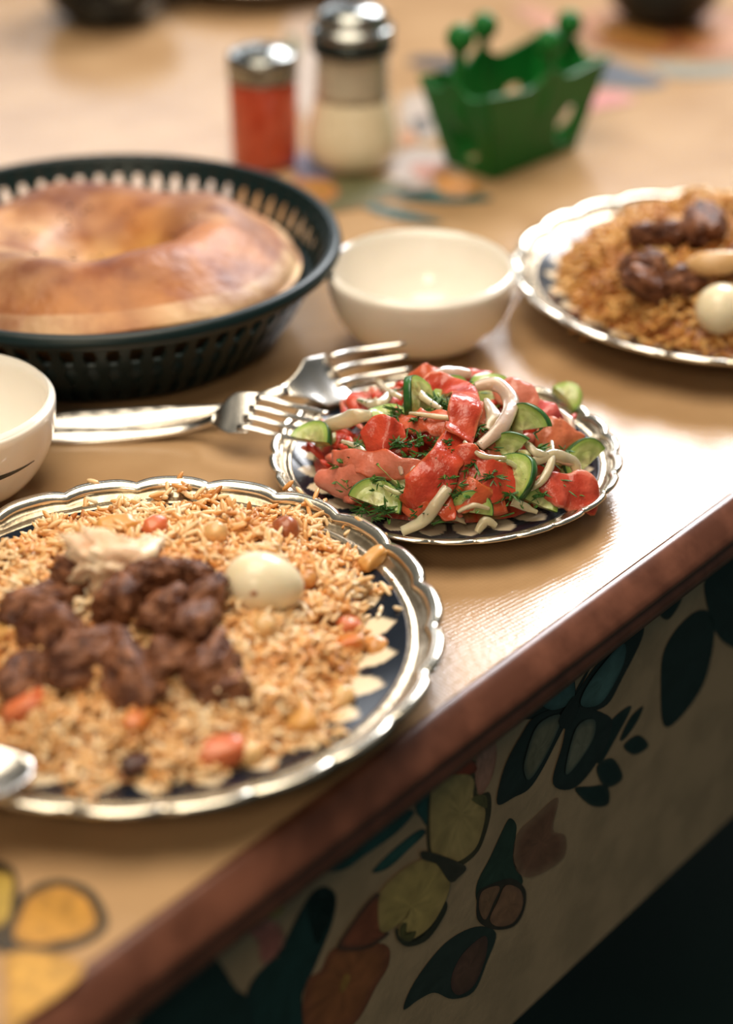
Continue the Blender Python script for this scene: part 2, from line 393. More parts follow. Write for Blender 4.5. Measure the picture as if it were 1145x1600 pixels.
pp('printed_leaf', [([(-0.3229,-0.0498),(-0.308,-0.0517),(-0.2896,-0.0469),(-0.2755,-0.0474),(-0.2626,-0.0543),(-0.2754,-0.0586),(-0.2974,-0.0574),(-0.3111,-0.0565)], TEAL, (.02,.08,.085))])
pp('printed_leaf', [([(-0.2927,-0.0701),(-0.2769,-0.0669),(-0.259,-0.0674),(-0.2543,-0.0726),(-0.2655,-0.0744),(-0.2816,-0.0758)], TEAL, (.02,.08,.085))])
pp('printed_leaf', [([(-0.2618,-0.0535),(-0.2596,-0.0437),(-0.2532,-0.0392),(-0.249,-0.0417),(-0.2524,-0.0554),(-0.2533,-0.0682),(-0.2575,-0.0615)], TEAL, (.02,.07,.075))])
pp('printed_butterfly', [
    ([(-0.252,-0.0853),(-0.2537,-0.052),(-0.2506,-0.0447),(-0.2451,-0.0363),(-0.23,-0.0374),(-0.2146,-0.0573),(-0.2147,-0.0735),(-0.2046,-0.079),(-0.2027,-0.0921),(-0.2069,-0.105),(-0.2137,-0.1119),(-0.228,-0.1107),(-0.2414,-0.0995)], (.10,.085,.04), (.08,.07,.035)),
    ([(-0.2498,-0.0445),(-0.245,-0.037),(-0.23,-0.0381),(-0.2154,-0.0574),(-0.2258,-0.0565),(-0.2397,-0.0494)], RED, (.30,.06,.03)),
    ([(-0.25,-0.0846),(-0.2512,-0.0535),(-0.248,-0.0482),(-0.2397,-0.048),(-0.2242,-0.0558),(-0.2177,-0.0641),(-0.2182,-0.0727),(-0.2117,-0.0809),(-0.2077,-0.0889),(-0.2098,-0.1002),(-0.2157,-0.1077),(-0.2299,-0.1062),(-0.2415,-0.0966)], (.62,.47,.20), (.58,.42,.18)),
    ([(-0.2195,-0.0739),(-0.2146,-0.0742),(-0.2077,-0.0792),(-0.2065,-0.0869),(-0.2115,-0.083)], (.16,.15,.06), (.2,.18,.07)),
    ([(-0.2755,-0.1165),(-0.2644,-0.1332),(-0.249,-0.1353),(-0.2397,-0.1244),(-0.2369,-0.1322),(-0.2505,-0.1407),(-0.2661,-0.1349),(-0.2746,-0.1242)], (.05,.05,.03), (.05,.05,.03)),
    ([(-0.3169,-0.0993),(-0.3114,-0.0923),(-0.2919,-0.0843),(-0.2855,-0.0928),(-0.2862,-0.1103),(-0.2812,-0.1159),(-0.2974,-0.1134)], (.34,.10,.05), (.06,.05,.04)),
    ([(-0.2887,-0.0892),(-0.2815,-0.0833),(-0.2603,-0.085),(-0.2432,-0.0973),(-0.2355,-0.1116),(-0.2372,-0.1233),(-0.249,-0.1331),(-0.2644,-0.1315),(-0.2726,-0.1242),(-0.2738,-0.1162),(-0.2672,-0.1152),(-0.2813,-0.1138),(-0.2881,-0.1075)], (.62,.47,.17), (.52,.38,.15)),
    ([(-0.2738,-0.1191),(-0.2714,-0.1158),(-0.268,-0.1189),(-0.2696,-0.1249),(-0.2611,-0.1281),(-0.2644,-0.1322),(-0.2712,-0.1266)], (.14,.13,.04), (.10,.09,.04)),
    ([(-0.2588,-0.0802),(-0.2486,-0.0876),(-0.2235,-0.1125),(-0.2286,-0.1162),(-0.2357,-0.1143),(-0.2466,-0.0957),(-0.257,-0.0861)], (.06,.055,.04), (.08,.07,.05))], 'yellow butterfly print')
pp('printed_flower', [([(-0.2169,-0.0626),(-0.2158,-0.0498),(-0.2123,-0.0426),(-0.2039,-0.0446),(-0.1999,-0.0579),(-0.2033,-0.0709),(-0.2119,-0.0759)], (.58,.30,.23), (.5,.24,.17))], 'pink bud print')
pp('printed_flower', [
    ([(-0.3374,-0.1046),(-0.3284,-0.1045),(-0.3176,-0.098),(-0.2837,-0.1208),(-0.2802,-0.1358),(-0.2893,-0.1435),(-0.3055,-0.1557),(-0.3291,-0.1444),(-0.3409,-0.1267)], (.42,.15,.055), (.30,.10,.05)),
    ([(-0.3148,-0.1215),(-0.3108,-0.1188),(-0.3077,-0.1239),(-0.3117,-0.1294),(-0.3156,-0.1279)], (.52,.28,.07), (.45,.2,.06))], 'orange flower print')
pp('printed_flower', [
    ([(-0.2113,-0.1441),(-0.2119,-0.1319),(-0.2014,-0.1214),(-0.1902,-0.1085),(-0.1857,-0.1071),(-0.1805,-0.1147),(-0.1805,-0.1235),(-0.1808,-0.138),(-0.1718,-0.1576),(-0.1805,-0.1577),(-0.2039,-0.1447)], (.035,.075,.055), (.03,.055,.04)),
    ([(-0.2118,-0.1452),(-0.2094,-0.138),(-0.1928,-0.1434),(-0.181,-0.1498),(-0.1693,-0.1654),(-0.1693,-0.1793),(-0.1778,-0.1846),(-0.1947,-0.175),(-0.2095,-0.1588)], (.06,.045,.03), (.05,.04,.03)),
    ([(-0.2101,-0.1464),(-0.2074,-0.1401),(-0.1965,-0.1441),(-0.1925,-0.1488),(-0.1977,-0.1549),(-0.2034,-0.1616),(-0.208,-0.1553)], (.34,.19,.11), (.3,.16,.1)),
    ([(-0.2001,-0.1639),(-0.1939,-0.1561),(-0.1877,-0.1498),(-0.1766,-0.1589),(-0.1717,-0.1684),(-0.1724,-0.1771),(-0.18,-0.1808),(-0.1929,-0.1739)], (.36,.19,.11), (.3,.16,.1))], 'brown tulip bud print')
pp('printed_flower', [([(-0.1819,-0.1358),(-0.1791,-0.1215),(-0.164,-0.1194),(-0.144,-0.1199),(-0.1467,-0.1394),(-0.1346,-0.1517),(-0.1352,-0.1667),(-0.1607,-0.162),(-0.1752,-0.1507)], (.27,.13,.08), (.36,.22,.14))], 'faded red rose print')
pp('printed_flower', [
    ([(-0.2688,-0.1745),(-0.2604,-0.1622),(-0.237,-0.1541),(-0.2114,-0.1612),(-0.1936,-0.1784),(-0.2004,-0.1929),(-0.2111,-0.2062),(-0.2292,-0.1977),(-0.2441,-0.182),(-0.2566,-0.1771)], (.035,.055,.05), (.03,.05,.045)),
    ([(-0.2298,-0.1789),(-0.221,-0.1717),(-0.2033,-0.173),(-0.2017,-0.1873),(-0.2104,-0.2012),(-0.2236,-0.1991),(-0.2304,-0.1893)], (.17,.085,.06), (.12,.06,.05))], 'dark tulip bud print')
pp('printed_leaf', [([(-0.3363,-0.0602),(-0.3275,-0.0563),(-0.3199,-0.0645),(-0.3179,-0.073),(-0.3242,-0.0832),(-0.331,-0.0863)], DK, DK)])
pp('printed_butterfly', [
    ([(-0.1828,-0.0469),(-0.177,-0.0378),(-0.1621,-0.039),(-0.1416,-0.0371),(-0.1357,-0.0502),(-0.1359,-0.0647),(-0.1549,-0.0606)], (.02,.035,.035), (.02,.03,.03)),
    ([(-0.1359,-0.0647),(-0.1288,-0.0562),(-0.0964,-0.0434),(-0.0761,-0.0461),(-0.0746,-0.0571),(-0.0911,-0.0736),(-0.1033,-0.083),(-0.1219,-0.0771)], (.02,.035,.035), (.02,.03,.03)),
    ([(-0.1983,-0.0897),(-0.1936,-0.0702),(-0.1806,-0.058),(-0.1676,-0.0534),(-0.139,-0.0652),(-0.1515,-0.0829),(-0.1689,-0.0965),(-0.1841,-0.0945)], (.022,.04,.04), (.02,.03,.03)),
    ([(-0.1501,-0.1069),(-0.144,-0.0862),(-0.1357,-0.067),(-0.1025,-0.0905),(-0.0978,-0.1026),(-0.1064,-0.1155),(-0.1288,-0.1223)], (.022,.04,.04), (.02,.03,.03)),
    ([(-0.1658,-0.0456),(-0.1567,-0.0387),(-0.1429,-0.0402),(-0.1365,-0.052),(-0.1377,-0.0621),(-0.1552,-0.0571)], (.10,.22,.23), (.06,.14,.15)),
    ([(-0.1301,-0.0657),(-0.1193,-0.0559),(-0.0941,-0.0492),(-0.0914,-0.0631),(-0.1073,-0.0773),(-0.1223,-0.0739)], (.11,.24,.25), (.06,.14,.15)),
    ([(-0.1765,-0.0737),(-0.1671,-0.0592),(-0.1468,-0.0652),(-0.1562,-0.0812),(-0.1708,-0.0907),(-0.1767,-0.0837)], (.24,.24,.17), (.08,.12,.11)),
    ([(-0.1401,-0.1047),(-0.1327,-0.0812),(-0.1163,-0.085),(-0.1159,-0.098),(-0.1318,-0.1074)], (.24,.25,.19), (.08,.12,.11)),
    ([(-0.1497,-0.0669),(-0.1395,-0.0592),(-0.1347,-0.0608),(-0.1329,-0.0698),(-0.1411,-0.0764)], (.02,.03,.03), (.02,.03,.03))], 'teal butterfly print')
for q in ([(-0.1394,-0.0604),(-0.1355,-0.0593),(-0.1374,-0.0493),(-0.1403,-0.0416),(-0.1412,-0.041),(-0.139,-0.0489),(-0.1386,-0.0557)], [(-0.1348,-0.063),(-0.1326,-0.0598),(-0.123,-0.0509),(-0.1182,-0.0453),(-0.1196,-0.0439),(-0.1248,-0.0495),(-0.1347,-0.0579)]):
    pp('printed_antenna', [(q, (.02, .03, .03), (.02, .03, .03))])
pp('printed_leaf', [([(-0.112,-0.1098),(-0.1033,-0.0983),(-0.0895,-0.0955),(-0.0788,-0.0992),(-0.0948,-0.114),(-0.1058,-0.1206)], DK, (.03,.05,.045))])
pp('printed_leaf', [([(-0.0879,-0.1144),(-0.0787,-0.1052),(-0.0666,-0.1049),(-0.0709,-0.1121),(-0.0823,-0.1176)], DK, (.05,.06,.045))])
for q in ([(-0.0836,-0.1218),(-0.0695,-0.1227),(-0.0569,-0.1375),(-0.0714,-0.1351)], [(-0.1091,-0.1211),(-0.0936,-0.1243),(-0.0814,-0.1452),(-0.0985,-0.141)], [(-0.1287,-0.1236),(-0.1131,-0.1313),(-0.0967,-0.1413),(-0.0941,-0.1554),(-0.1116,-0.1454)]):
    pp('printed_blossom', [(q, DK, (.04,.055,.045))])
pp('printed_leaf', [([(-0.0503,-0.0995),(-0.0508,-0.079),(-0.0398,-0.069),(-0.0202,-0.0673),(-0.0038,-0.0766),(0.0043,-0.0973),(-0.0023,-0.126),(-0.0277,-0.1369),(-0.0434,-0.1304)], (.016,.036,.036), DK)], 'dark wing print')
pp('printed_leaf', [([(-0.0124,-0.0483),(0.0303,-0.0548),(0.075,-0.1163),(0.0486,-0.1281),(0.0169,-0.1076),(-0.0022,-0.0818)], (.012,.03,.03), DK)])
pp('printed_leaf', [([(-0.0587,-0.0482),(-0.0511,-0.0406),(-0.0353,-0.0405),(-0.037,-0.0523),(-0.0486,-0.058)], DK, (.06,.06,.04))])
pp('printed_butterfly', [
    ([(-0.3753,-0.0818),(-0.3549,-0.0734),(-0.3427,-0.0617),(-0.3328,-0.0551),(-0.324,-0.0578),(-0.3174,-0.0681),(-0.3203,-0.0824),(-0.3315,-0.0985),(-0.3419,-0.1132),(-0.3427,-0.142),(-0.3761,-0.1215)], (.014,.060,.060), (.012,.045,.05)),
    ([(-0.4394,-0.0591),(-0.4291,-0.0466),(-0.4136,-0.0399),(-0.4002,-0.0405),(-0.392,-0.0512),(-0.3822,-0.0747),(-0.3756,-0.0875),(-0.374,-0.1231),(-0.4231,-0.0913)], (.012,.045,.045), (.012,.038,.04))], 'dark teal butterfly print')
pp('printed_flower', [
    ([(-0.3737,-0.0475),(-0.3604,-0.0512),(-0.3514,-0.0643),(-0.3539,-0.0761),(-0.3655,-0.0735),(-0.368,-0.0582)], (.55,.20,.17), (.5,.28,.2)),
    ([(-0.3632,-0.0417),(-0.3539,-0.0449),(-0.351,-0.053),(-0.3594,-0.0519)], (.5,.42,.12), (.46,.34,.14))], 'pink flower print')

# ------------------------------------------------------------------ patterned plates
def make_plate(c, R, lobes, petals, label, group='scalloped patterned plates', tilt=0.):
    t = thing('patterned_plate', label, 'plate', (c[0], c[1], .0006), group)
    navy, cream, cr2 = (.010, .014, .022), (.76, .63, .44), (.60, .46, .28)
    nth, V, F, C = petals * 14, [], [], []
    prof = [(.0, .0072), (.30, .0072), (.52, .0074), (.60, .0080)] + [(.60 + .30 * i / 26, .0080 + .0085 * (i / 26) ** 1.35) for i in range(1, 27)]
    sc = R / .131
    for r, z in prof:
        for k in range(nth):
            a = 2 * math.pi * k / nth
            V.append((c[0] + R * r * math.cos(a), c[1] + R * r * math.sin(a), .0006 + z * sc))
            ph = (k / nth * petals) % 1 - .5
            if r < .60: col = cream
            elif r > .868: col = navy
            else:
                u = (r - .60) / .262
                wdt = .455 * math.sin(math.pi * min(1, max(0, u)) ** .75) ** .55
                col = cream if abs(ph) < wdt - .05 else navy
                if col is cream and abs(ph) < .04 and u < .5: col = cr2
            C.append(col)
    for i in range(len(prof) - 1):
        for k in range(nth): F.append((i * nth + k, i * nth + (k + 1) % nth, (i + 1) * nth + (k + 1) % nth, (i + 1) * nth + k))
    d = obj('dish', V, F, M['dish'], t, C); mod(d, 'SOLIDIFY', thickness=.0026 * sc, offset=-1)
    d['label'] = 'dark navy dish with cream petal pattern'
    n = lobes * 14; V, F = [], []
    rp = [(.893, .0162), (.90, .0172), (.908, .0176), (.916, .0168), (.935, .0172), (.955, .0185), (.973, .0202), (.985, .0219), (.993, .0228), (1.0, .0229), (1.004, .0221)]
    for r, z in rp:
        f = max(0, (r - .91) / .09)
        for k in range(n):
            a = 2 * math.pi * k / n; u = abs(math.sin(lobes * a / 2)); s = 1 - (1 - u) ** 1.7
            big = 1 + .010 * math.sin(a * 5 + 1)
            rr = R * (r - f * .024 * (1 - s) * big); zz = z + f * .0013 * s - f * .0006
            V.append((c[0] + rr * math.cos(a), c[1] + rr * math.sin(a), .0006 + zz * sc))
    for i in range(len(rp) - 1):
        for k in range(n): F.append((i * n + k, i * n + (k + 1) % n, (i + 1) * n + (k + 1) % n, (i + 1) * n + k))
    cut = 6 * n
    rm = obj('rim', V[:cut + n], F[:6 * n], M['lustre'], t); mod(rm, 'SOLIDIFY', thickness=.0022 * sc, offset=-1)
    rm['label'] = 'dull gilt band of the rim'
    Ve = V[cut:]; Fe = [tuple(q - cut for q in f) for f in F[6 * n:]]
    re_ = obj('rim_edge', Ve, Fe, M['bright_edge'], t); mod(re_, 'SOLIDIFY', thickness=.0024 * sc, offset=-1)
    re_['label'] = 'bright scalloped edge of the rim'
    V, F = lathe([(.50 * R, 0), (.515 * R, 0), (.535 * R, .005 * sc), (.49 * R, .005 * sc)], (c[0], c[1], .0006), 64)
    obj('foot_ring', V, F, M['cream'], t)
    if tilt: t.rotation_euler.z = tilt
    return t
CF, CR, CS = (-.099, .722), (.226, 1.120), (.042, .897)
make_plate(CF, .1325, 22, 28, 'scalloped navy patterned plate of rice with fat piece and whole egg, beside the moulded edge')
make_plate(CR, .1325, 22, 28, 'scalloped navy patterned plate of rice beyond the empty bowl, furthest from the salad fork')
make_plate(CS, .0925, 26, 24, 'small scalloped navy plate holding the tomato salad')
make_plate((-.105, 1.885), .125, 25, 28, 'dark navy plate behind the red shaker, cut off by the frame')

# ------------------------------------------------------------------ rice
def rice(kind, c, n, label, pal, seed):
    rnd = random.Random(seed); V, F, C = [], [], []
    # the packed bed under the loose grains
    nr, nt_ = 22, 72
    for i in range(nr + 1):
        for k in range(nt_):
            a = 2 * math.pi * k / nt_; lo, hi = 0, .14
            for _ in range(16):
                md = (lo + hi) / 2
                if mound(kind, c[0] + md * math.cos(a), c[1] + md * math.sin(a))[1] < 1: lo = md
                else: hi = md
            r = lo * .96 * i / nr; x, y = c[0] + r * math.cos(a), c[1] + r * math.sin(a)
            V.append((x, y, mound(kind, x, y)[0] - .0035 - (.003 if i == nr else 0) + .002 * noise.noise((x * 90, y * 90, 1)))); C.append(pal[-1])
    for i in range(nr):
        for k in range(nt_): F.append((i * nt_ + k, i * nt_ + (k + 1) % nt_, (i + 1) * nt_ + (k + 1) % nt_, (i + 1) * nt_ + k))
    cnt = 0
    while cnt < n:
        x, y = c[0] + rnd.uniform(-.14, .14), c[1] + rnd.uniform(-.14, .14)
        h, t = mound(kind, x, y)
        e = noise.noise((x * 42, y * 42, seed)) * .10
        if t + e > .97 and not (t + e < 1.08 and rnd.random() < .10): continue
        cnt += 1
        if t > .93: h = max(h, .0105 + max(0, math.hypot(x - c[0], y - c[1]) - .095) * .30)
        h += .0095 * noise.noise((x * 55, y * 55, seed + 3)) + rnd.uniform(-.003, .0022)
        Ln = rnd.uniform(.0078, .0115) / 2; wd_ = rnd.uniform(.0024, .0031) / 2
        yaw = rnd.uniform(0, 6.283); pit = rnd.gauss(0, .45)
        dx, dy, dz = math.cos(yaw) * math.cos(pit), math.sin(yaw) * math.cos(pit), math.sin(pit)
        ax = Vector((dx, dy, dz)); s1 = ax.cross(Vector((0, 0, 1))).normalized(); s2 = s1.cross(ax); bend = rnd.uniform(-.16, .16)
        q = noise.noise((x * 30, y * 30, seed + 9)) * .9 + rnd.uniform(-.55, .55)
        q = max(0, min(.999, .5 + q * .55)) * (len(pal) - 1); i0 = int(q); f = q - i0
        q = min(q, len(pal) - 1.001); i0 = int(q); f = q - i0
        col = [pal[i0][j] * (1 - f) + pal[min(i0 + 1, len(pal) - 1)][j] * f for j in range(3)]
        b = len(V); P = Vector((x, y, h))
        V.append(P - ax * Ln); C.append(col)
        for u, w in ((-.72, .72), (-.2, 1.), (.35, .96), (.8, .6)):
            o_ = P + ax * (Ln * u) + s2 * (bend * Ln * (1 - u * u))
            for k in range(5):
                a = k * 1.2566; V.append(o_ + (s1 * math.cos(a) + s2 * math.sin(a)) * wd_ * w); C.append(col)
        V.append(P + ax * Ln); C.append(col)
        for k in range(5):
            k2 = (k + 1) % 5; F.append((b, b + 1 + k2, b + 1 + k))
            for r in range(3): F.append((b + 1 + r * 5 + k, b + 1 + r * 5 + k2, b + 6 + r * 5 + k2, b + 6 + r * 5 + k))
            F.append((b + 16 + k, b + 16 + k2, b + 21))
    o = obj('rice', V, F, M['rice'], None, C)
    tag(o, label, 'rice', kind='stuff'); return o
PAL_F = [(.93, .77, .54), (.90, .65, .38), (.84, .50, .22), (.73, .34, .105), (.47, .175, .045)]
PAL_R = [(.84, .56, .26), (.76, .44, .15), (.64, .32, .085), (.50, .20, .045), (.36, .12, .025)]
rice('front', CF, 7600, 'mound of oily golden rice under the whole egg and fat piece', PAL_F, 1)
rice('far', CR, 5200, 'darker orange rice mound on the plate beyond the empty bowl', PAL_R, 2)

# ------------------------------------------------------------------ meat, egg, peas, carrots on the two rice plates
def meat(p, rad, rz, seed, label, group):
    """torn chunk of stewed meat: angular cells stretched along the fibres, with ridges across"""
    vs_, fs = ICO[4]; R = Matrix.Rotation(rz, 3, 'Z') @ Matrix.Rotation(random.uniform(-.5, .5), 3, 'Y') @ Matrix.Rotation(random.uniform(-.5, .5), 3, 'X'); V, C = [], []
    rr_ = random.Random(seed * 17 + 3)
    planes = []
    for _ in range(11):
        nrm = Vector((rr_.gauss(0, .8), rr_.gauss(0, 1), rr_.gauss(0, 1))).normalized(); planes.append((nrm, rr_.uniform(.55, .95)))
    for v in vs_:
        acc = 1.0
        for nrm, dd in planes: acc += (max(0, v.dot(nrm)) / dd) ** 14
        k = 1.22 * acc ** (-1 / 14)
        fib = abs(noise.noise((v.x * 1.1 + seed, v.y * 6.5, v.z * 6.5 + seed * 2)))
        fine = abs(noise.noise((v.x * 2.2 + seed, v.y * 15, v.z * 15)))
        k *= .86 + .34 * fib + .10 * fine + .16 * noise.noise(v * 2.2 + Vector((seed, seed * 2, 0)))
        V.append(Vector((p[0], p[1], p[2] + rad[2] * .25)) + R @ Vector((v.x * rad[0] * k, v.y * rad[1] * k * .86, v.z * rad[2] * k)))
        w = max(0, min(1, .25 + 1.0 * noise.noise(v * 2.1 + Vector((seed * 5, 1, 3))) + 1.1 * fib - .25 * fine))
        C.append([(.095, .029, .013)[n] * (1 - w) + (.34, .140, .066)[n] * w for n in range(3)])
    return tag(obj('meat_chunk', V, list(fs), M['meat'], None, C), label, 'meat', group)
MF = [
    ((-0.142,0.713,0.0385), (.020, .014, .013), .5, 'brown meat chunk nearest the frame edge, left of the fat piece'),
    ((-0.1284,0.7309,0.0404), (.014, .011, .012), .1, 'dark meat chunk tucked against the near side of the fat piece'),
    ((-0.1328,0.6868,0.0376), (.019, .015, .014), 2.4, 'brown meat chunk below the one nearest the frame edge'),
    ((-0.1093,0.7054,0.0453), (.014, .012, .015), 1.2, 'ridged meat chunk right under the tip of the fat piece'),
    ((-0.0947,0.7167,0.0479), (.012, .010, .016), .3, 'upright dark meat chunk just right of the fat piece'),
    ((-0.0815,0.7262,0.0435), (.016, .010, .012), 2.8, 'dark meat chunk halfway between fat piece and whole egg'),
    ((-0.0728,0.7096,0.0414), (.015, .011, .011), .9, 'dark meat chunk closest to the whole egg'),
    ((-0.0743,0.6887,0.043), (.010, .020, .011), -.4, 'long reddish meat strip slanting below the whole egg'),
    ((-0.0886,0.6959,0.0465), (.014, .012, .014), 1.9, 'glossy meat chunk in the middle of the meat heap'),
    ((-0.1185,0.6724,0.0376), (.018, .015, .012), .7, 'broad soft meat chunk on the near side of the heap'),
    ((-0.0999,0.6644,0.0367), (.020, .015, .011), 2.0, 'flat meat chunk in the centre of the near side of the heap'),
    ((-0.0854,0.6701,0.0376), (.014, .013, .010), .2, 'meat chunk beside the small rice patch within the heap'),
    ((-0.0664,0.671,0.0369), (.016, .013, .012), 1.4, 'squarish meat chunk at the heap side facing the table edge'),
    ((-0.0617,0.6579,0.0297), (.012, .009, .009), .4, 'small low meat chunk nearest the pink carrot pieces'),
    ((-0.1434,0.6709,0.032), (.016, .012, .009), 1.0, 'small meat chunk low at the frame edge above the spoon'),
]
for i, (p, rad, rz, lb) in enumerate(MF): meat(p, rad, rz, i + 1, lb, 'meat on the near rice plate')
MR = [
    ((0.1819,1.0992,0.0544), (.020, .014, .012), .4, 'blurred meat chunk at far top of the distant rice mound'),
    ((0.2068,1.0985,0.061), (.020, .014, .012), 1.4, 'blurred meat chunk at the frame edge above the pale pepper'),
    ((0.1696,1.0732,0.0444), (.018, .014, .012), 2.1, 'blurred meat chunk left of the pale pepper'),
    ((0.1752,1.0525,0.037), (.022, .014, .012), .1, 'blurred meat chunk left of the small round egg'),
    ((0.1902,1.0549,0.0442), (.016, .012, .011), .8, 'blurred meat chunk between pale pepper and small round egg'),
    ((0.2293,1.0635,0.0508), (.024, .016, .013), .8, 'blurred meat chunk behind the small round egg, cut by the frame'),
]
for i, (p, rad, rz, lb) in enumerate(MR): meat(p, rad, rz, i + 31, lb, 'meat on the far rice plate')

def egg(p, a, b, rot, label, speck=None):
    vs_, fs = ICO[4]; R = Matrix.Rotation(rot[1], 3, 'Z') @ Matrix.Rotation(rot[0], 3, 'Y'); V = []
    for v in vs_:
        k = 1 - .13 * v.x - .05 * v.x * v.x
        V.append(Vector(p) + R @ Vector((v.x * a, v.y * b * k, v.z * b * k)))
    o = tag(obj('boiled_egg', V, list(fs), M['egg']), label, 'egg', 'boiled eggs on the rice')
    if speck:
        V, F = blob(speck, (.0023, .0019, .0017), (0, 0, 0), 2, .3, 2, 3); obj('speck', V, F, M['speck'], o)
egg((-0.0464,0.7283,0.0431), .0185, .0145, (.16, .05), 'peeled whole boiled egg with a brown speck on the near rice', (-0.05,0.7152,0.0469))
egg((0.2099,1.0316,0.0394), .0190, .0150, (.2, .9), 'small round boiled egg on the far rice, cut by the frame')

V, F = blob((-0.1132,0.732,0.0524), (.0185, .012, .0115), (.3, .25, .15), 4, .75, 1.9, 47, .35)
tag(obj('fat_piece', V, F, M['fat']), 'creamy white lump of fat on top of the meat heap', 'fat')
path = catmull([(0.1904,1.0573,0.0552), (0.2021,1.0536,0.0584), (0.219,1.0529,0.0595), (0.2348,1.0555,0.0576)], 6)
V, F, T = sweep(path, [.006, .0145, .0150, .013, .006], [.006, .013, .014, .012, .006], n=14)
tag(obj('cooked_pepper', V, F, M['pea'], None, [(.66, .40, .18)] * len(V)), 'pale elongated cooked pepper lying above the far egg', 'pepper')

def pea(p, r, col, label, seed):
    vs_, fs = ICO[3]; V = []; C = []
    a = seed * 2.4; dr = Vector((math.cos(a), math.sin(a), .35)).normalized(); sl = dr.cross(Vector((.2, -.5, .8))).normalized()
    for v in vs_:
        k = 1 + .22 * max(0, v.dot(dr)) ** 8 - .13 * math.exp(-(v.dot(sl) / .14) ** 2) * max(0, v.dot(dr) + .5) + .05 * noise.noise(v * 2.4 + Vector((seed, 0, 0)))
        V.append(Vector(p) + v * r * k); C.append([c * (1 + .3 * noise.noise(v * 2 + Vector((seed, 2, 0)))) for c in col])
    tag(obj('chickpea', V, list(fs), M['pea'], None, C), label, 'chickpea', 'chickpeas in the near rice')
RB, TN, PL = (.36, .10, .035), (.60, .27, .075), (.70, .43, .18)
for i, (p, r, c, lb) in enumerate([
    ((-0.1131,0.8527,0.0159), .0062, RB, 'red brown chickpea on the rice at the far rim'),
    ((-0.0388,0.7918,0.0333), .0066, RB, 'red brown chickpea behind the whole egg'),
    ((0.0042,0.7196,0.013), .0068, TN, 'orange tan chickpea at the rice edge over cream petals'),
    ((-0.0454,0.703,0.0366), .0058, PL, 'pale tan chickpea on the rice below the whole egg'),
    ((-0.0713,0.778,0.0399), .0056, PL, 'pale chickpea between egg and far rim'),
    ((-0.0275,0.7492,0.0321), .0046, TN, 'small tan chickpea touching the right end of the egg'),
    ((-0.0486,0.6352,0.019), .0058, PL, 'soft pale chickpea near the rice edge in front'),
    ((-0.0102,0.679,0.0159), .0058, PL, 'pale chickpea at the rice edge near the wooden strip')]): pea(p, r, c, lb, i)

def carrot(p, s, rz, seed, label, m=None, name='carrot_piece', cat='carrot', group='carrot pieces in the near rice'):
    V, F = blob((p[0], p[1], p[2]), s, (random.uniform(-.3, .3), random.uniform(-.3, .3), rz), 3, .22, 1.6, seed, .35)
    tag(obj(name, V, F, m or M['carrot']), label, cat, group)
M['carrot_red'] = mat('red_carrot', (.66, .19, .075), .3, col2=(.58, .12, .04), nscale=90, sss=.1)
M['carrot_pale'] = mat('yellow_carrot', (.68, .36, .11), .3, col2=(.62, .28, .06), nscale=90, sss=.1)
M['raisin'] = mat('raisin', (.09, .03, .02), .35, col2=(.05, .02, .015), nscale=200, bump=.6, bscale=300)
for i, (p, s, rz, lb, mm) in enumerate([
    ((-0.1437,0.6534,0.03), (.010, .007, .005), .3, 'red carrot piece above the spoon', 'carrot_red'),
    ((-0.0953,0.6421,0.0305), (.009, .006, .005), 1.2, 'orange pink carrot piece in the centre of the near rice slope', 'carrot'),
    ((-0.0604,0.6336,0.0217), (.011, .007, .005), .2, 'coral carrot piece low on the near rice slope', 'carrot_red'),
    ((-0.008,0.7272,0.0209), (.0052, .0042, .004), .6, 'tiny red carrot cube right of the egg', 'carrot_red'),
    ((-0.0074,0.7164,0.0184), (.0075, .0048, .004), .1, 'orange carrot cube just under the tiny red cube', 'carrot'),
    ((-0.1192,0.7848,0.0386), (.0105, .0055, .0055), .3, 'yellow carrot strip behind the fat piece', 'carrot_pale'),
    ((-0.101,0.7844,0.0396), (.0058, .0048, .004), .9, 'red orange carrot cube behind the fat piece', 'carrot_red'),
    ((-0.1546,0.701,0.0363), (.010, .008, .006), .9, 'yellow carrot piece at the frame edge beside the meat', 'carrot_pale'),
    ((-0.0806,0.8617,0.013), (.0070, .0040, .004), .2, 'pale yellow carrot cube on the rice at the far rim', 'carrot_pale'),
    ((-0.028,0.6583,0.021), (.010, .006, .005), 1.9, 'yellow carrot strip on the rice slope facing the table edge', 'carrot_pale')]): carrot(p, s, rz, i + 5, lb, M[mm])
carrot((-0.0949,0.6249,0.0212), (.0062, .0045, .004), .4, 3, 'dark raisin low on the near rice slope', M['raisin'], 'raisin', 'raisin', None)
carrot((0.0032,0.7823,0.0225), (.0085, .0040, .0042), .9, 9, 'brown shred of meat resting on the plate rim right of the egg', M['carrot_pale'], 'meat_shred', 'meat', None)

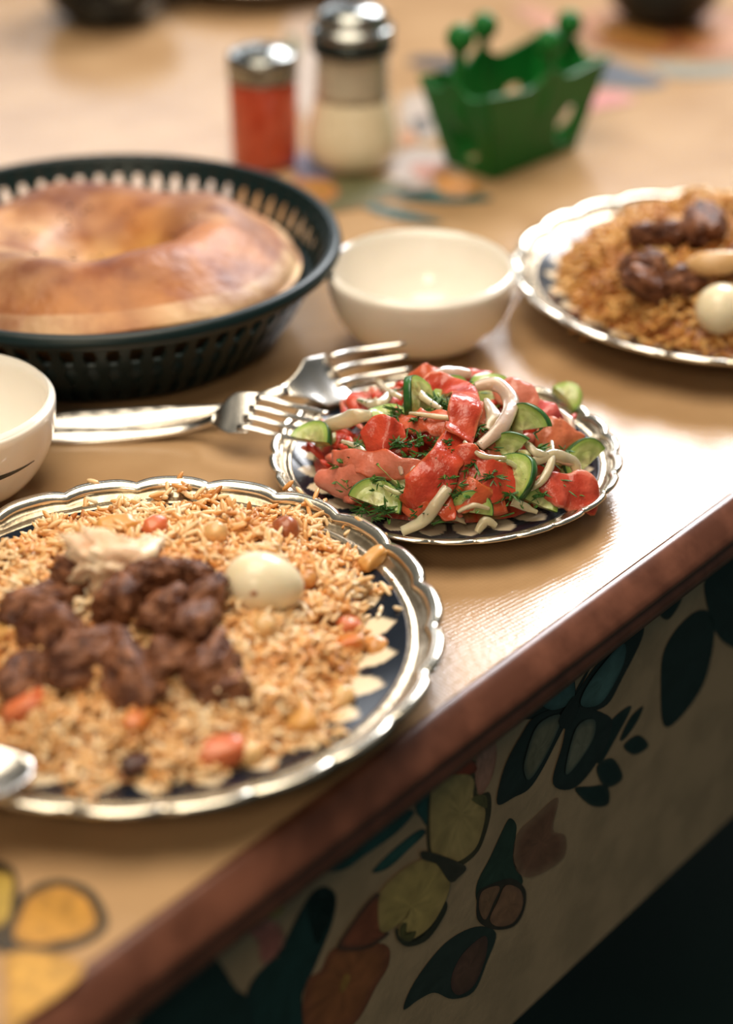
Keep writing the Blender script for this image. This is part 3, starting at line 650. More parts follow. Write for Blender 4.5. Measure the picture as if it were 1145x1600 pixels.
# ------------------------------------------------------------------ spoon at the frame edge
sp = thing('spoon', 'polished steel spoon resting on the near rice plate, cut by the frame', 'spoon', (-0.1441,0.6059,0.03))
tip = Vector((-0.1345,0.6137,0.03)); ax = Vector((-.93, -.33, .16)).normalized(); sd = ax.cross(Vector((0, 0, 1))).normalized(); nn = sd.cross(ax)
V, F = [], []; nu, nv = 22, 16
for i in range(nu + 1):
    u = i / nu; hw = .021 * math.sin(math.pi * min(1, u * .96 + .02)) ** .62
    for j in range(nv + 1):
        v = j / nv * 2 - 1
        V.append(tip + ax * (.062 * u) + sd * (hw * v) + nn * (-.0095 * (1 - v * v) * math.sin(math.pi * u) ** .8))
for i in range(nu):
    for j in range(nv): a = i * (nv + 1) + j; F.append((a, a + 1, a + nv + 2, a + nv + 1))
b_ = obj('bowl', V, F, M['steel'], sp); mod(b_, 'SOLIDIFY', thickness=.0014, offset=0)
V, F, T = sweep([tip + ax * (.058 + .125 * i / 12) + Vector((0, 0, .006 * math.sin(i / 12 * 3.1))) for i in range(13)], [.007, .006, .008, .014, .015], [.003, .0028, .0022, .002, .002], up=nn, n=12, p=2.6)
obj('handle', V, F, M['steel'], sp)

# ------------------------------------------------------------------ bowls
def bowl(c, R, h, label, name='ceramic_bowl', m=None, foot=.42, colf=None, stripe=None):
    t = thing(name, label, 'bowl', (c[0], c[1], .0004), 'small ceramic bowls')
    pr = [(foot * R * .86, .0), (foot * R, 0), (foot * R * 1.02, .06 * h)]
    pr += [(R * (foot * 1.02 + (1 - foot * 1.02) * math.sin(u * math.pi / 2) ** .86), h * (.06 + .94 * (1 - math.cos(u * math.pi / 2)) ** .92)) for u in [i / 18 for i in range(1, 19)]]
    th = .0032
    inn = [(max(0.001, r - th), max(z, .0) + (0 if i else .004)) for i, (r, z) in enumerate(pr[2:][::-1])]
    inn = [(r, max(z, .0075)) for r, z in inn]
    pr2 = pr + [(R - th * .25, h + .0012), (R - th * .75, h + .0012)] + inn + [(.0005, .0068)]
    V, F = lathe([(r, z + .0004) for r, z in pr2], (c[0], c[1], 0), 112)
    C = [colf(v) for v in V] if colf else None
    obj('body', V, F, m or M['cream'], t, C)
    if stripe:
        a0, a1, z0 = stripe; V, F = [], []
        def at(u, off):                       # radius of the outer wall at height z
            z = u
            for (ra, za), (rb, zb) in zip(pr[2:], pr[3:]):
                if za <= z <= zb: return ra + (rb - ra) * (z - za) / (zb - za + 1e-9) + off
            return R + off
        n = 40
        for i in range(n + 1):
            a = a0 + (a1 - a0) * i / n
            for dz in (-.0016, .0016):
                z = z0 + dz * min(1, 4 * (1 - i / n) + .15)
                V.append((c[0] + at(z, .0002) * math.cos(a), c[1] + at(z, .0002) * math.sin(a), z + .0004))
        for i in range(n): F.append((2 * i, 2 * i + 1, 2 * i + 3, 2 * i + 2))
        s_ = obj('painted_line', V, F, M['stripe'], t); s_['label'] = 'black painted line round the bowl'
    return t
bowl((.033, 1.068), .0575, .048, 'empty cream ceramic bowl behind the tomato salad')
bowl((-.2195, .886), .0575, .052, 'cream ceramic bowl with a black line, beside the fork handles', stripe=(-2.6, -.47, .0320))
def navycol(v):
    k = noise.noise((v[0] * 55, v[1] * 55, v[2] * 40 + 3))
    return (.16, .18, .17) if k > .33 else (.005, .010, .014)
bowl((-.236, 1.752), .063, .055, 'dark navy bowl with white flecks behind the bread basket', 'patterned_bowl', M['navy'], .48, navycol)
bowl((.270, 1.742), .056, .052, 'plain dark navy bowl beyond the green holder', 'patterned_bowl', M['navy'], .40, lambda v: (.010, .018, .020))

# ------------------------------------------------------------------ bread basket and loaf
BC, BR, BH = (-.160, 1.090), .141, .060
bk = thing('bread_basket', 'round black plastic basket with slotted sides holding the flatbread', 'basket', (BC[0], BC[1], .0005))
def ring(r, z, w, h, n=96):
    return lathe([(r + w * math.cos(a), z + h * math.sin(a)) for a in [2 * math.pi * k / 10 for k in range(11)]], (BC[0], BC[1], 0), n, False)
obj('rim', *ring(BR, BH - .0035, .0042, .0050), M['basket'], bk)
obj('base', *lathe([(.001, .0005), (.101, .0005), (.106, .003), (.106, .006), (.101, .0075), (.001, .0065)], (BC[0], BC[1], 0), 96), M['basket'], bk)
wl = obj('wall', *lathe([(.1050, .004), (.1232, .034), (.1252, .034), (.1070, .0035)], (BC[0], BC[1], 0), 128), M['basket'], bk)
obj('middle_band', *ring(.1248, .0345, .0018, .0020), M['basket'], bk)
obj('upper_band', *ring(.1358, .0520, .0018, .0030), M['basket'], bk)
nrib = 64; first = None
for k in range(nrib):
    if first is None:
        V, F = [], []
        for i in range(15):
            u = i / 14; r = .107 + (BR - .003 - .107) * u ** .9; z = .004 + (BH - .006) * u
            w = .0033 + .0012 * math.cos(u * math.pi * 7)
            for sx, sy in ((-1, -1), (1, -1), (1, 1), (-1, 1)): V.append((BC[0] + r + sx * .0014, BC[1] + sy * w, z))
        for i in range(14):
            for j in range(4): F.append((i * 4 + j, i * 4 + (j + 1) % 4, i * 4 + 4 + (j + 1) % 4, i * 4 + 4 + j))
        F += [(3, 2, 1, 0), (56, 57, 58, 59)]
        first = obj('rib', V, F, M['basket'], bk, smooth=False, origin=(BC[0], BC[1], .0005)); continue
    o = first.copy(); COL.objects.link(o); o.parent = bk; o.rotation_euler = (0, 0, 2 * math.pi * k / nrib)

LC, LR = (-.165, 1.087), .1245
def bread_z(x, y):
    r = math.hypot(x, y) / LR; a = math.atan2(y, x)
    rr = r * (1 + .05 * noise.noise((math.cos(a) * 1.3, math.sin(a) * 1.3, 4)))
    if rr >= 1: z = 0
    else: z = .0180 * (1 - rr ** 4.5) ** .5
    ridge = math.exp(-((rr - .60) / .23) ** 2)
    z += .0150 * ridge * (1 + .5 * noise.noise((math.cos(a) * 1.7 + 3, math.sin(a) * 1.7, 2)))
    z -= .0215 * math.exp(-(math.hypot(x - .010, y + .006) / LR / .31) ** 4)
    z += .0085 * noise.noise((x * 16, y * 16, 5)) * (1 - rr ** 2 if rr < 1 else 0)
    # folded dent between the stamped hollow and the left of the ring
    z -= .014 * math.exp(-(((x + .062) / .020) ** 2 + ((y - .022) / .038) ** 2))
    return z
V, F, C = [], [], []
nr, na = 60, 144
CR1, CR2, CR3, CR4 = (.50, .19, .045), (.80, .57, .33), (.20, .058, .024), (.62, .36, .22)
for i in range(nr + 1):
    r = LR * (1 - (1 - i / nr) ** 1.5)
    for k in range(na):
        a = 2 * math.pi * k / na; ed = 1 + .035 * noise.noise((math.cos(a) * 1.1, math.sin(a) * 1.1, 9))
        x, y = r * math.cos(a) * ed, r * math.sin(a) * ed; z = bread_z(x / ed, y / ed)
        V.append((LC[0] + x, LC[1] + y, .040 + z - .062 * y + .0105 * x))
        t = r / LR
        k1 = noise.noise((x * 22 + 2, y * 22, 1)) + .5 * noise.noise((x * 60, y * 60, 3)); k2 = noise.noise((x * 13, y * 13 + 7, 8))
        brown = max(0, min(1, .45 + 1.3 * k1 - .55 * max(0, (t - .62)) * 2 + .5 * max(0, min(1, (-.5 - a) * 1.5)) * (t > .5)))
        pale = max(0, min(1, .25 + 1.1 * k2 + (.75 if t > .90 else 0)))
        c = [CR1[j] * (1 - pale) + CR2[j] * pale for j in range(3)]
        c = [c[j] * (1 - brown * .8) + CR3[j] * brown * .8 for j in range(3)]
        t = math.hypot(x - .010, y + .006) / LR
        if t < .32: q = (1 - t / .32) ** .5; c = [c[j] * (1 - .8 * q) + (.70, .42, .12)[j] * .8 * q for j in range(3)]
        C.append(c)
top_n = len(V)
for i in range(1, 9):                         # rounded flank and flat underside, browner crust plus shade painted into the colour below
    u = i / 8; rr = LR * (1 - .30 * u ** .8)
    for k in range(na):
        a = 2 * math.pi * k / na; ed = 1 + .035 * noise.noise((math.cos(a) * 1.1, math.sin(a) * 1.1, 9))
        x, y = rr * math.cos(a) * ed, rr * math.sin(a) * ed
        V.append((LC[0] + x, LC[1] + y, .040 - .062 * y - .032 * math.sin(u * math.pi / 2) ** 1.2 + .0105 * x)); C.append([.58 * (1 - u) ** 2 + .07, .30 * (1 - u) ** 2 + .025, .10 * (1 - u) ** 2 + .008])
rows = nr + 1 + 8
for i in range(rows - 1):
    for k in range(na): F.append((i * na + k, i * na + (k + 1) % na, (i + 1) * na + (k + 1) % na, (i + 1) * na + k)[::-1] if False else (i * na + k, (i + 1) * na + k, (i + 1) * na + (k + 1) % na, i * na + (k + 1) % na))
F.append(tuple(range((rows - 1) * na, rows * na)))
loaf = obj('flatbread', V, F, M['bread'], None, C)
tag(loaf, 'golden round flatbread with a stamped hollow, lying in the black basket', 'bread')
V, F = [], []
rs = random.Random(5)
for _ in range(70):
    a, r = rs.uniform(0, 6.283), abs(rs.gauss(0, .034)); x, y = r * math.cos(a), r * math.sin(a)
    v, f = blob((LC[0] + x, LC[1] + y, .040 + bread_z(x, y) - .062 * y + .0105 * x + .0004), (.0014, .0008, .0008), (0, 0, rs.uniform(0, 3)), 1, 0, 1, 0)
    b = len(V); V += v; F += [tuple(b + i for i in q) for q in f]
sd_ = obj('seeds', V, F, M['seed'], loaf); sd_['kind'] = 'stuff'

# ------------------------------------------------------------------ shakers
def shaker(c, parts, name, label):
    t = thing(name, label, 'shaker', (c[0], c[1], .0005))
    for nm, pr, m in parts: obj(nm, *lathe(pr, (c[0], c[1], .0005), 64), m, t)
    return t
s1 = shaker((-.0765, 1.380), [
    ('chilli_powder', [(.0005, 0), (.0225, 0), (.0250, .0025), (.0254, .008), (.0254, .0635), (.0248, .0650), (.0005, .0650)], M['chilli']),
    ('glass_neck', [(.0250, .0640), (.0250, .0690), (.0240, .0720)], M['glass']),
    ('cap', [(.0248, .0655), (.0262, .0660), (.0264, .0700), (.0255, .0715), (.0262, .0730), (.0262, .0790), (.0250, .0830), (.0215, .0852), (.0205, .0846), (.019, .0862), (.010, .0888), (.0005, .0894)], M['chrome'])],
    'chilli_shaker', 'short glass shaker of red chilli with a steel cap, behind the bread')
for k in range(7):
    a = 2 * math.pi * k / 6; r = .010 if k < 6 else 0
    V, F = lathe([(.0004, .0), (.0013, .0), (.0013, .0008), (.0004, .0008)], (-.0765 + r * math.cos(a), 1.380 + r * math.sin(a), .0885 if k < 6 else .0892), 10)
    obj('hole', V, F, M['seed'], s1)
s2 = shaker((-.0105, 1.378), [
    ('salt', [(.0005, .0005), (.026, .0005), (.0315, .004), (.0345, .011), (.0350, .018), (.0340, .028), (.0305, .042), (.0282, .0515), (.0275, .053), (.0005, .053)], M['salt']),
    ('glass_neck', [(.0284, .0525), (.0272, .0570), (.0280, .0590), (.0264, .0625), (.0276, .0655), (.0260, .0695), (.0272, .0730), (.0258, .0775), (.0268, .0815), (.0262, .0900)], M['ribbed']),
    ('cap_band', [(.0270, .0860), (.0300, .0865), (.0304, .0900), (.0300, .0990)], M['dark_chrome']),
    ('cap', [(.0285, .0985), (.0308, .0990), (.0312, .1030), (.0290, .1045), (.0262, .1062), (.0255, .1080), (.0262, .1094), (.0250, .1130), (.0205, .1170), (.012, .1195), (.0005, .1203)], M['chrome'])],
    'salt_shaker', 'bulbous glass salt shaker with a domed chrome cap beside the red shaker')
for k in range(7):
    a = 2 * math.pi * k / 6; r = .010 if k < 6 else 0
    V, F = lathe([(.0004, .0), (.0014, .0), (.0014, .0008), (.0004, .0008)], (-.0105 + r * math.cos(a), 1.378 + r * math.sin(a), .1196 if k < 6 else .1203), 10)
    obj('hole', V, F, M['seed'], s2)

# ------------------------------------------------------------------ green holder with ball-topped posts
hb = [Vector(q) for q in ((.094, 1.343, 0), (.160, 1.412, 0), (.126, 1.448, 0), (.061, 1.378, 0))]
hc = sum(hb, Vector()) / 4; HH = .070
ht = [hc + (p - hc) * 1.46 + Vector((0, 0, HH)) for p in hb]
gh = thing('napkin_holder', 'green plastic napkin holder with ball tipped posts and oval openings', 'napkin holder', (hc.x, hc.y, .0005))
def panel_with_hole(a, b, c, d, holes, edge, th=.0024):
    """thin wall a-b (bottom) d-c (top) pierced by oval openings and with a shaped upper edge"""
    nx, ny = 44, 34; out = (b - a).cross(d - a).normalized(); V, F = [], []; idx = {}
    P = lambda u, v: (a + (b - a) * u) * (1 - v) + (d + (c - d) * u) * v
    for i in range(nx + 1):
        for j in range(ny + 1): idx[i, j] = len(V); V.append(P(i / nx, j / ny * edge(i / nx)) + Vector((0, 0, .0005)))
    for i in range(nx):
        for j in range(ny):
            u, v = (i + .5) / nx, (j + .5) / ny
            if any(((u - hu) / ru) ** 2 + ((v - hv) / rv) ** 2 < 1 for hu, hv, ru, rv in holes): continue
            F.append((idx[i, j], idx[i + 1, j], idx[i + 1, j + 1], idx[i, j + 1]))
    return V, F
long_edge = lambda u: .90 + .10 * abs(2 * u - 1) ** 1.6 + .16 * math.exp(-((u - .5) / .10) ** 2)
short_edge = lambda u: .84 + .16 * abs(2 * u - 1) ** 1.6 + .22 * math.exp(-((u - .5) / .16) ** 2)
for i in range(4):
    a, b, c, d = hb[i], hb[(i + 1) % 4], ht[(i + 1) % 4], ht[i]
    lng = i % 2 == 0
    V, F = panel_with_hole(a, b, c, d, [(.78 if i == 0 else .22, .36, .12, .24)] if lng else [(.5, .38, .26, .27)], long_edge if lng else short_edge)
    o = obj('side_panel' if lng else 'end_panel', V, F, M['green'], gh, smooth=False); mod(o, 'SOLIDIFY', thickness=.0026, offset=0)
    m0 = (a + b) / 2; m1 = (c + d) / 2; z0 = .5; q1 = m0 + (m1 - m0) * .72; q1.z = (.090, .083, .088, .100)[i]
    path = catmull([m0 + (m1 - m0) * .5, m0 + (m1 - m0) * .78, q1], 7)
    V, F, T_ = sweep(path, [.018, .012, .009], [.004, .0065, .008], up=(b - a).cross(Vector((0, 0, 1))), n=10)
    po = obj('post', V, F, M['green'], gh)
    V, F = blob(q1 + Vector((0, 0, .004)), (.0105, .0105, .0108), (0, 0, 0), 3, 0, 1, 0); obj('ball', V, F, M['green'], po)
V, F = [], []
for i in range(4):
    for f in (1, .86):
        for z in (.0005, .0035): p = hc + (hb[i] - hc) * f; V.append((p.x, p.y, z))
for i in range(4):
    a, b = i * 4, (i + 1) % 4 * 4
    F += [(a, b, b + 1, a + 1), (a + 1, b + 1, b + 3, a + 3), (a + 3, b + 3, b + 2, a + 2), (a + 2, b + 2, b, a)]
obj('base_frame', V, F, M['green'], gh, smooth=False)

# ------------------------------------------------------------------ two forks
def fork(P, label, width=.0165, headw=.026, tine=.046, head0=.080, UP=(0, -.25, .97)):
    """P: 3D points from handle end to tine tips"""
    path = catmull(P, 10); Ls = [0.]
    for a, b in zip(path, path[1:]): Ls.append(Ls[-1] + (b - a).length)
    tot = Ls[-1]
    def at(s):
        s = max(0, min(tot, s)); i = max(k for k in range(len(Ls)) if Ls[k] <= s + 1e-9); i = min(i, len(path) - 2)
        f = (s - Ls[i]) / (Ls[i + 1] - Ls[i]); return path[i] * (1 - f) + path[i + 1] * f
    t = thing('dinner_fork', label, 'fork', tuple(at(tot * .45)), 'steel dinner forks')
    sh = tot - head0
    V, F, _ = sweep([at(sh * i / 30) for i in range(31)], [width * .72, width, width * .95, width * .8, width * .6, .0062, .0056, .0075], [.0036, .0055, .0060, .0055, .0048, .0040, .0036, .003], up=UP, n=16, p=2.5)
    obj('handle', V, F, M['steel'], t)
    he = tot - tine + .004
    V, F, _ = sweep([at(sh - .002 + (he - sh + .002) * i / 14) for i in range(15)], [.0075, .013, .021, headw * .98, headw, headw, headw * .98], [.003, .0024, .0022, .002, .002, .0018], up=UP, n=18, p=3, curl=-.18)
    obj('head', V, F, M['steel'], t)
    tg = (at(tot) - at(tot - .03)).normalized(); S_ = tg.cross(Vector(UP)).normalized()
    for k in range(4):
        off = (k - 1.5) * headw * .262
        pts = [at(tot - tine + tine * i / 12) + S_ * off * (1 - .06 * i / 12) for i in range(13)]
        V, F, _ = sweep(pts, [.0040, .0036, .0034, .0030, .0020], [.0022, .0022, .0020, .0018, .0012], up=UP, n=10, p=2.6)
        obj('tine', V, F, M['steel'], t)
fork([(-0.1834,0.9498,0.004), (-0.1516,0.9499,0.006), (-0.1158,0.9526,0.009), (-0.0834,0.9543,0.013), (-0.0507,0.9513,0.025), (-0.026,0.9625,0.0265), (-0.0046,0.9803,0.024), (0.0247,0.9857,0.027)], 'steel fork lying uppermost with broad tan reflecting head, touching the salad plate', .0195, .0330, .046, .078, (0, -.62, .78))
fork([(-0.1794,0.9411,0.0022), (-0.1474,0.9426,0.0022), (-0.1153,0.9438,0.004), (-0.0936,0.9435,0.009), (-0.0784,0.9349,0.02), (-0.0622,0.9305,0.0235), (-0.0462,0.9252,0.022), (-0.025,0.9117,0.0245)], 'steel fork lying under the other, bright tines on the nearest side of the salad rim', .0125, .0270, .046, .066, (0, -.5, .86))

# ------------------------------------------------------------------ tomato salad
TR, TS, TP_, TO = (.64, .072, .038), (.76, .22, .11), (.76, .25, .17), (.70, .13, .05)
def tomato(pts, W, label, skin=TR, flesh=TS, K=.0042, curl=.25, up=(0, -.75, .65), roll=None, seed=0):
    path = catmull(pts, 9)
    path = [p + Vector((0, -.0018, .0026)) * noise.noise((i * .09 + seed * 3.7, seed, .5)) * 2 for i, p in enumerate(path)]
    roll = [.9 * noise.noise((seed * 1.9, k * 1.3, 4.)) for k in range(6)]
    V, F, T = sweep(path, [w * 1.12 for w in W], K * .55, up, n=20, p=3.4, curl=curl * .28, rough=.5, seed=seed, roll=roll)
    C = []
    for (t, ca, sa), v in zip(T, V):
        k = .5 + .5 * noise.noise((v[0] * 120, v[1] * 120, v[2] * 120 + seed)); m_ = max(0, min(1, (k - .35) * 1.6))
        base = skin if sa > -.2 and abs(ca) < .93 else flesh; base = [base[j] * (.80 + .45 * (k - .3)) for j in range(3)]
        C.append([base[j] * (1 - .5 * m_) + flesh[j] * .5 * m_ for j in range(3)])
    o = obj('tomato_slice', V, F, M['tomato'], None, C)
    return tag(o, label, 'tomato', 'tomato slices in the salad')
c_ = (0, -.85, .5)
TOM = [
    ([(0.0276,0.8901,0.0513), (0.0394,0.8979,0.0589), (0.0503,0.8811,0.0619), (0.0498,0.8605,0.0587), (0.0449,0.8496,0.0528)], [.009, .012, .014, .016, .015], 'curling red tomato strip looped over the top of the salad', TR, TS, .0034, .15, (.15, -.7, .7)),
    ([(0.0465,0.8572,0.0538), (0.0409,0.8416,0.0488), (0.035,0.8327,0.0409), (0.0264,0.8278,0.0319), (0.0191,0.8279,0.0274)], [.013, .016, .018, .017, .007], 'long bright red tomato strip running down the front of the heap', TR, TO, .0038, .2, c_),
    ([(-0.0002,0.8616,0.0403), (0.0096,0.8574,0.0456), (0.0203,0.858,0.0482)], [.014, .018, .015], 'squarish red tomato piece right of the end cucumber', TR, TO, .006, .35, c_),
    ([(0.0131,0.8814,0.0484), (0.0238,0.8696,0.052), (0.0351,0.8656,0.0523), (0.0432,0.8625,0.0495)], [.008, .013, .014, .010], 'light red tomato wedge just below the looped strip', TO, TP_, .005, .35, (0, -.5, .85)),
    ([(-0.0167,0.8642,0.0313), (-0.0041,0.8507,0.0359), (0.0105,0.8427,0.0389), (0.0265,0.8389,0.0381)], [.007, .011, .012, .010], 'long salmon tomato strip lying level across the near side', TP_, TO, .0045, .2, c_),
    ([(-0.0246,0.8614,0.0227), (-0.0155,0.8512,0.0266), (-0.0041,0.845,0.0295), (0.004,0.8404,0.0272)], [.008, .014, .015, .008], 'pink tomato wedge at the rim below the end cucumber', TP_, TP_, .007, .35, c_),
    ([(0.0417,0.843,0.0417), (0.0521,0.8366,0.0405), (0.065,0.836,0.0372), (0.0774,0.8404,0.032)], [.012, .024, .024, .014], 'broad fan shaped red tomato slice at the front', TR, TO, .004, .18, c_),
    ([(0.0425,0.8329,0.0334), (0.0488,0.829,0.0301), (0.0601,0.8289,0.0276), (0.07,0.8315,0.0249)], [.010, .016, .014, .008], 'fleshy tomato slice with seeds under the broad fan slice', TO, (.70,.20,.06), .005, .2, c_),
    ([(0.0851,0.8406,0.026), (0.094,0.8428,0.0258), (0.1054,0.8478,0.0218), (0.1173,0.8469,0.014)], [.008, .017, .019, .012], 'glossy pink red tomato slice hanging over the rim', TR, TP_, .0055, .4, (0, -.7, .7)),
    ([(0.0233,0.9249,0.044), (0.0328,0.9215,0.0477), (0.0439,0.9245,0.0473)], [.009, .012, .009], 'red tomato piece at the back behind the loop', TO, TS, .006, .3, (0, -.6, .8)),
    ([(0.0492,0.9267,0.0447), (0.0597,0.9285,0.0453), (0.0703,0.931,0.0417)], [.010, .013, .009], 'red tomato piece at the back right of the loop', TR, TO, .006, .3, (0, -.6, .8)),
    ([(0.0709,0.9131,0.0454), (0.0797,0.9025,0.0471), (0.0873,0.8939,0.0428)], [.012, .017, .012], 'pinkish tomato wedge at the back by the white onion arc', TP_, TP_, .007, .35, (.2, -.6, .7)),
    ([(0.09,0.8829,0.04), (0.099,0.878,0.0381), (0.1122,0.8886,0.0285)], [.012, .018, .010], 'seedy tomato slice near the right cucumber', TS, (.70,.22,.10), .006, .3, c_),
    ([(0.0891,0.9029,0.04), (0.0956,0.898,0.0395), (0.0998,0.8942,0.0355)], [.009, .011, .008], 'deep pink tomato bit near the pale cucumber', (.62,.10,.11), TP_, .006, .3, (0, -.6, .8)),
    ([(0.0549,0.8824,0.0508), (0.0611,0.8746,0.0519), (0.0649,0.8691,0.0474)], [.012, .016, .012], 'red tomato chunk inside the white onion arc', TS, TP_, .007, .3, c_),
    ([(0.0339,0.8322,0.0283), (0.0376,0.8258,0.0246), (0.0408,0.8216,0.0192)], [.010, .010, .006], 'pointed tomato tip hanging at the front rim', TO, TR, .004, .2, c_),
    ([(0.0019,0.898,0.0426), (-0.0043,0.9103,0.0407), (-0.0002,0.9342,0.0346)], [.007, .010, .007], 'small red tomato bit beside the upper fork tines', TR, TO, .005, .3, (0, -.6, .8)),
    ([(0.0714,0.8644,0.0418), (0.0643,0.8542,0.0418), (0.0563,0.8571,0.042)], [.010, .014, .010], 'dull red tomato chunk under the white onion arc', TS, TO, .006, .3, c_),
    ([(0.0169,0.8369,0.0292), (0.0249,0.8283,0.025), (0.0297,0.826,0.0219)], [.008, .012, .007], 'small red tomato piece behind the dangling onion strip', TO, TS, .005, .3, c_),
]
for i, q in enumerate(TOM): tomato(q[0], q[1], q[2], q[3], q[4], q[5], q[6], q[7], seed=i)

def cucumber(p, r, nrm, label, half=False, rot=0., th=.005, seed=0):
    nrm = Vector(nrm).normalized(); s = nrm.cross(Vector((.1, .9, .3))).normalized(); u = s.cross(nrm)
    n = 36; V, F, C = [], [], []
    a0, a1 = (rot, rot + math.pi) if half else (0, 2 * math.pi)
    rings = (0, .25, .5, .72, .9, 1.0)
    pale, mid, edge = (.62, .62, .30), (.52, .58, .22), (.36, .50, .12)
    for side in (1, -1):
        for f in rings:
            for k in range(n):
                a = a0 + (a1 - a0) * k / (n - 1 if half else n); w = 1 + .05 * noise.noise((math.cos(a), math.sin(a), seed))
                bz = side * th / 2 + .0012 * noise.noise((f * 2 + seed, a, 3)) + .0022 * math.cos(a * 2 + seed) * f * f
                V.append(Vector(p) + (s * math.cos(a) + u * math.sin(a)) * r * f * w + nrm * bz)
                sd = math.sin(a * 6) * .5 + .5
                C.append([(pale[j] if f < .3 else mid[j] if f < .8 else edge[j]) * (1 - .22 * sd * (.2 < f < .6)) for j in range(3)])
    R_ = len(rings); m_ = n if not half else n - 1
    for sdi in range(2):
        for i in range(R_ - 1):
            for k in range(m_):
                q = [sdi * R_ * n + i * n + k, sdi * R_ * n + i * n + (k + 1) % n, sdi * R_ * n + (i + 1) * n + (k + 1) % n, sdi * R_ * n + (i + 1) * n + k]
                F.append(tuple(q if sdi else q[::-1]))
    if half:
        for i in range(R_ - 1):
            for k in (0, n - 1): F.append((i * n + k, (i + 1) * n + k, R_ * n + (i + 1) * n + k, R_ * n + i * n + k))
    o = obj('cucumber_slice', V, F, M['cucumber'], None, C, smooth=False)
    tag(o, label, 'cucumber', 'cucumber slices in the salad')
    V, F = [], []
    for k in range(n):
        a = a0 + (a1 - a0) * k / (n - 1 if half else n); w = 1 + .05 * noise.noise((math.cos(a), math.sin(a), seed))
        for rr, side in ((r * .985, -1.02), (r * 1.045, -.8), (r * 1.045, .8), (r * .985, 1.02)):
            bz = side * th / 2 + .0012 * noise.noise((2 + seed, a, 3)) + .0022 * math.cos(a * 2 + seed)
            V.append(Vector(p) + (s * math.cos(a) + u * math.sin(a)) * rr * w + nrm * bz)
    for k in range(m_):
        for j in range(4): F.append((k * 4 + j, ((k + 1) % n) * 4 + j, ((k + 1) % n) * 4 + (j + 1) % 4, k * 4 + (j + 1) % 4))
    obj('peel', V, F, M['peel'], o)
for i, (p, r, nr_, lb, hf, rot) in enumerate([
    ((-0.0284,0.8844,0.0308), .0115, (-.45, -.55, .7), 'thick cucumber slice at the end nearest the fork tines', True, .4),
    ((0.0264,0.8876,0.0548), .0120, (.8, -.45, .4), 'thin cucumber slice standing upright beside the looped tomato', False, 0),
    ((0.0815,0.8699,0.0455), .0135, (-.5, -.75, .4), 'cucumber slice with dark peel under the white onion arc', True, .2),
    ((0.074,0.8527,0.04), .0120, (-.3, -.85, .4), 'wedge of cucumber behind the broad fan tomato', True, -.6),
    ((0.1151,0.8733,0.0232), .0130, (.35, -.75, .5), 'cucumber slice at the right rim behind the pink tomato', True, -1.1),
    ((0.004,0.8328,0.0223), .0135, (-.1, -.75, .65), 'cucumber chunk at the front rim below the salmon tomato', True, .3),
    ((0.0137,0.8393,0.0316), .0125, (.2, -.6, .75), 'pale cucumber slice between salmon tomato and front rim', True, .5),
    ((0.0101,0.879,0.0444), .0115, (0, -.5, .85), 'pale cucumber slice near the upper fork', True, .3),
    ((0.1098,0.9528,0.021), .0100, (.1, -.3, .95), 'pale cucumber bit resting on the far rim', True, .9),
    ((0.0446,0.8986,0.0499), .0115, (.5, -.5, .7), 'cucumber slice half hidden inside the tomato loop', False, 0),
    ((0.0521,0.8263,0.0224), .0110, (0, -.9, .4), 'cucumber slice low in the front under the fan tomato', True, 0),
    ((0.0751,0.8419,0.0338), .0120, (-.6, -.6, .5), 'narrow cucumber slice edge on beside the fan tomato', False, 0),
    ((0.0867,0.8373,0.0197), .0095, (.3, -.8, .5), 'small cucumber slice by the overhanging pink tomato', True, 0),
    ((0.0657,0.9128,0.0464), .0110, (.1, -.5, .85), 'cucumber slice at the back between two red tomatoes', False, 0)]): cucumber(p, r, nr_, lb, hf, rot, seed=i)

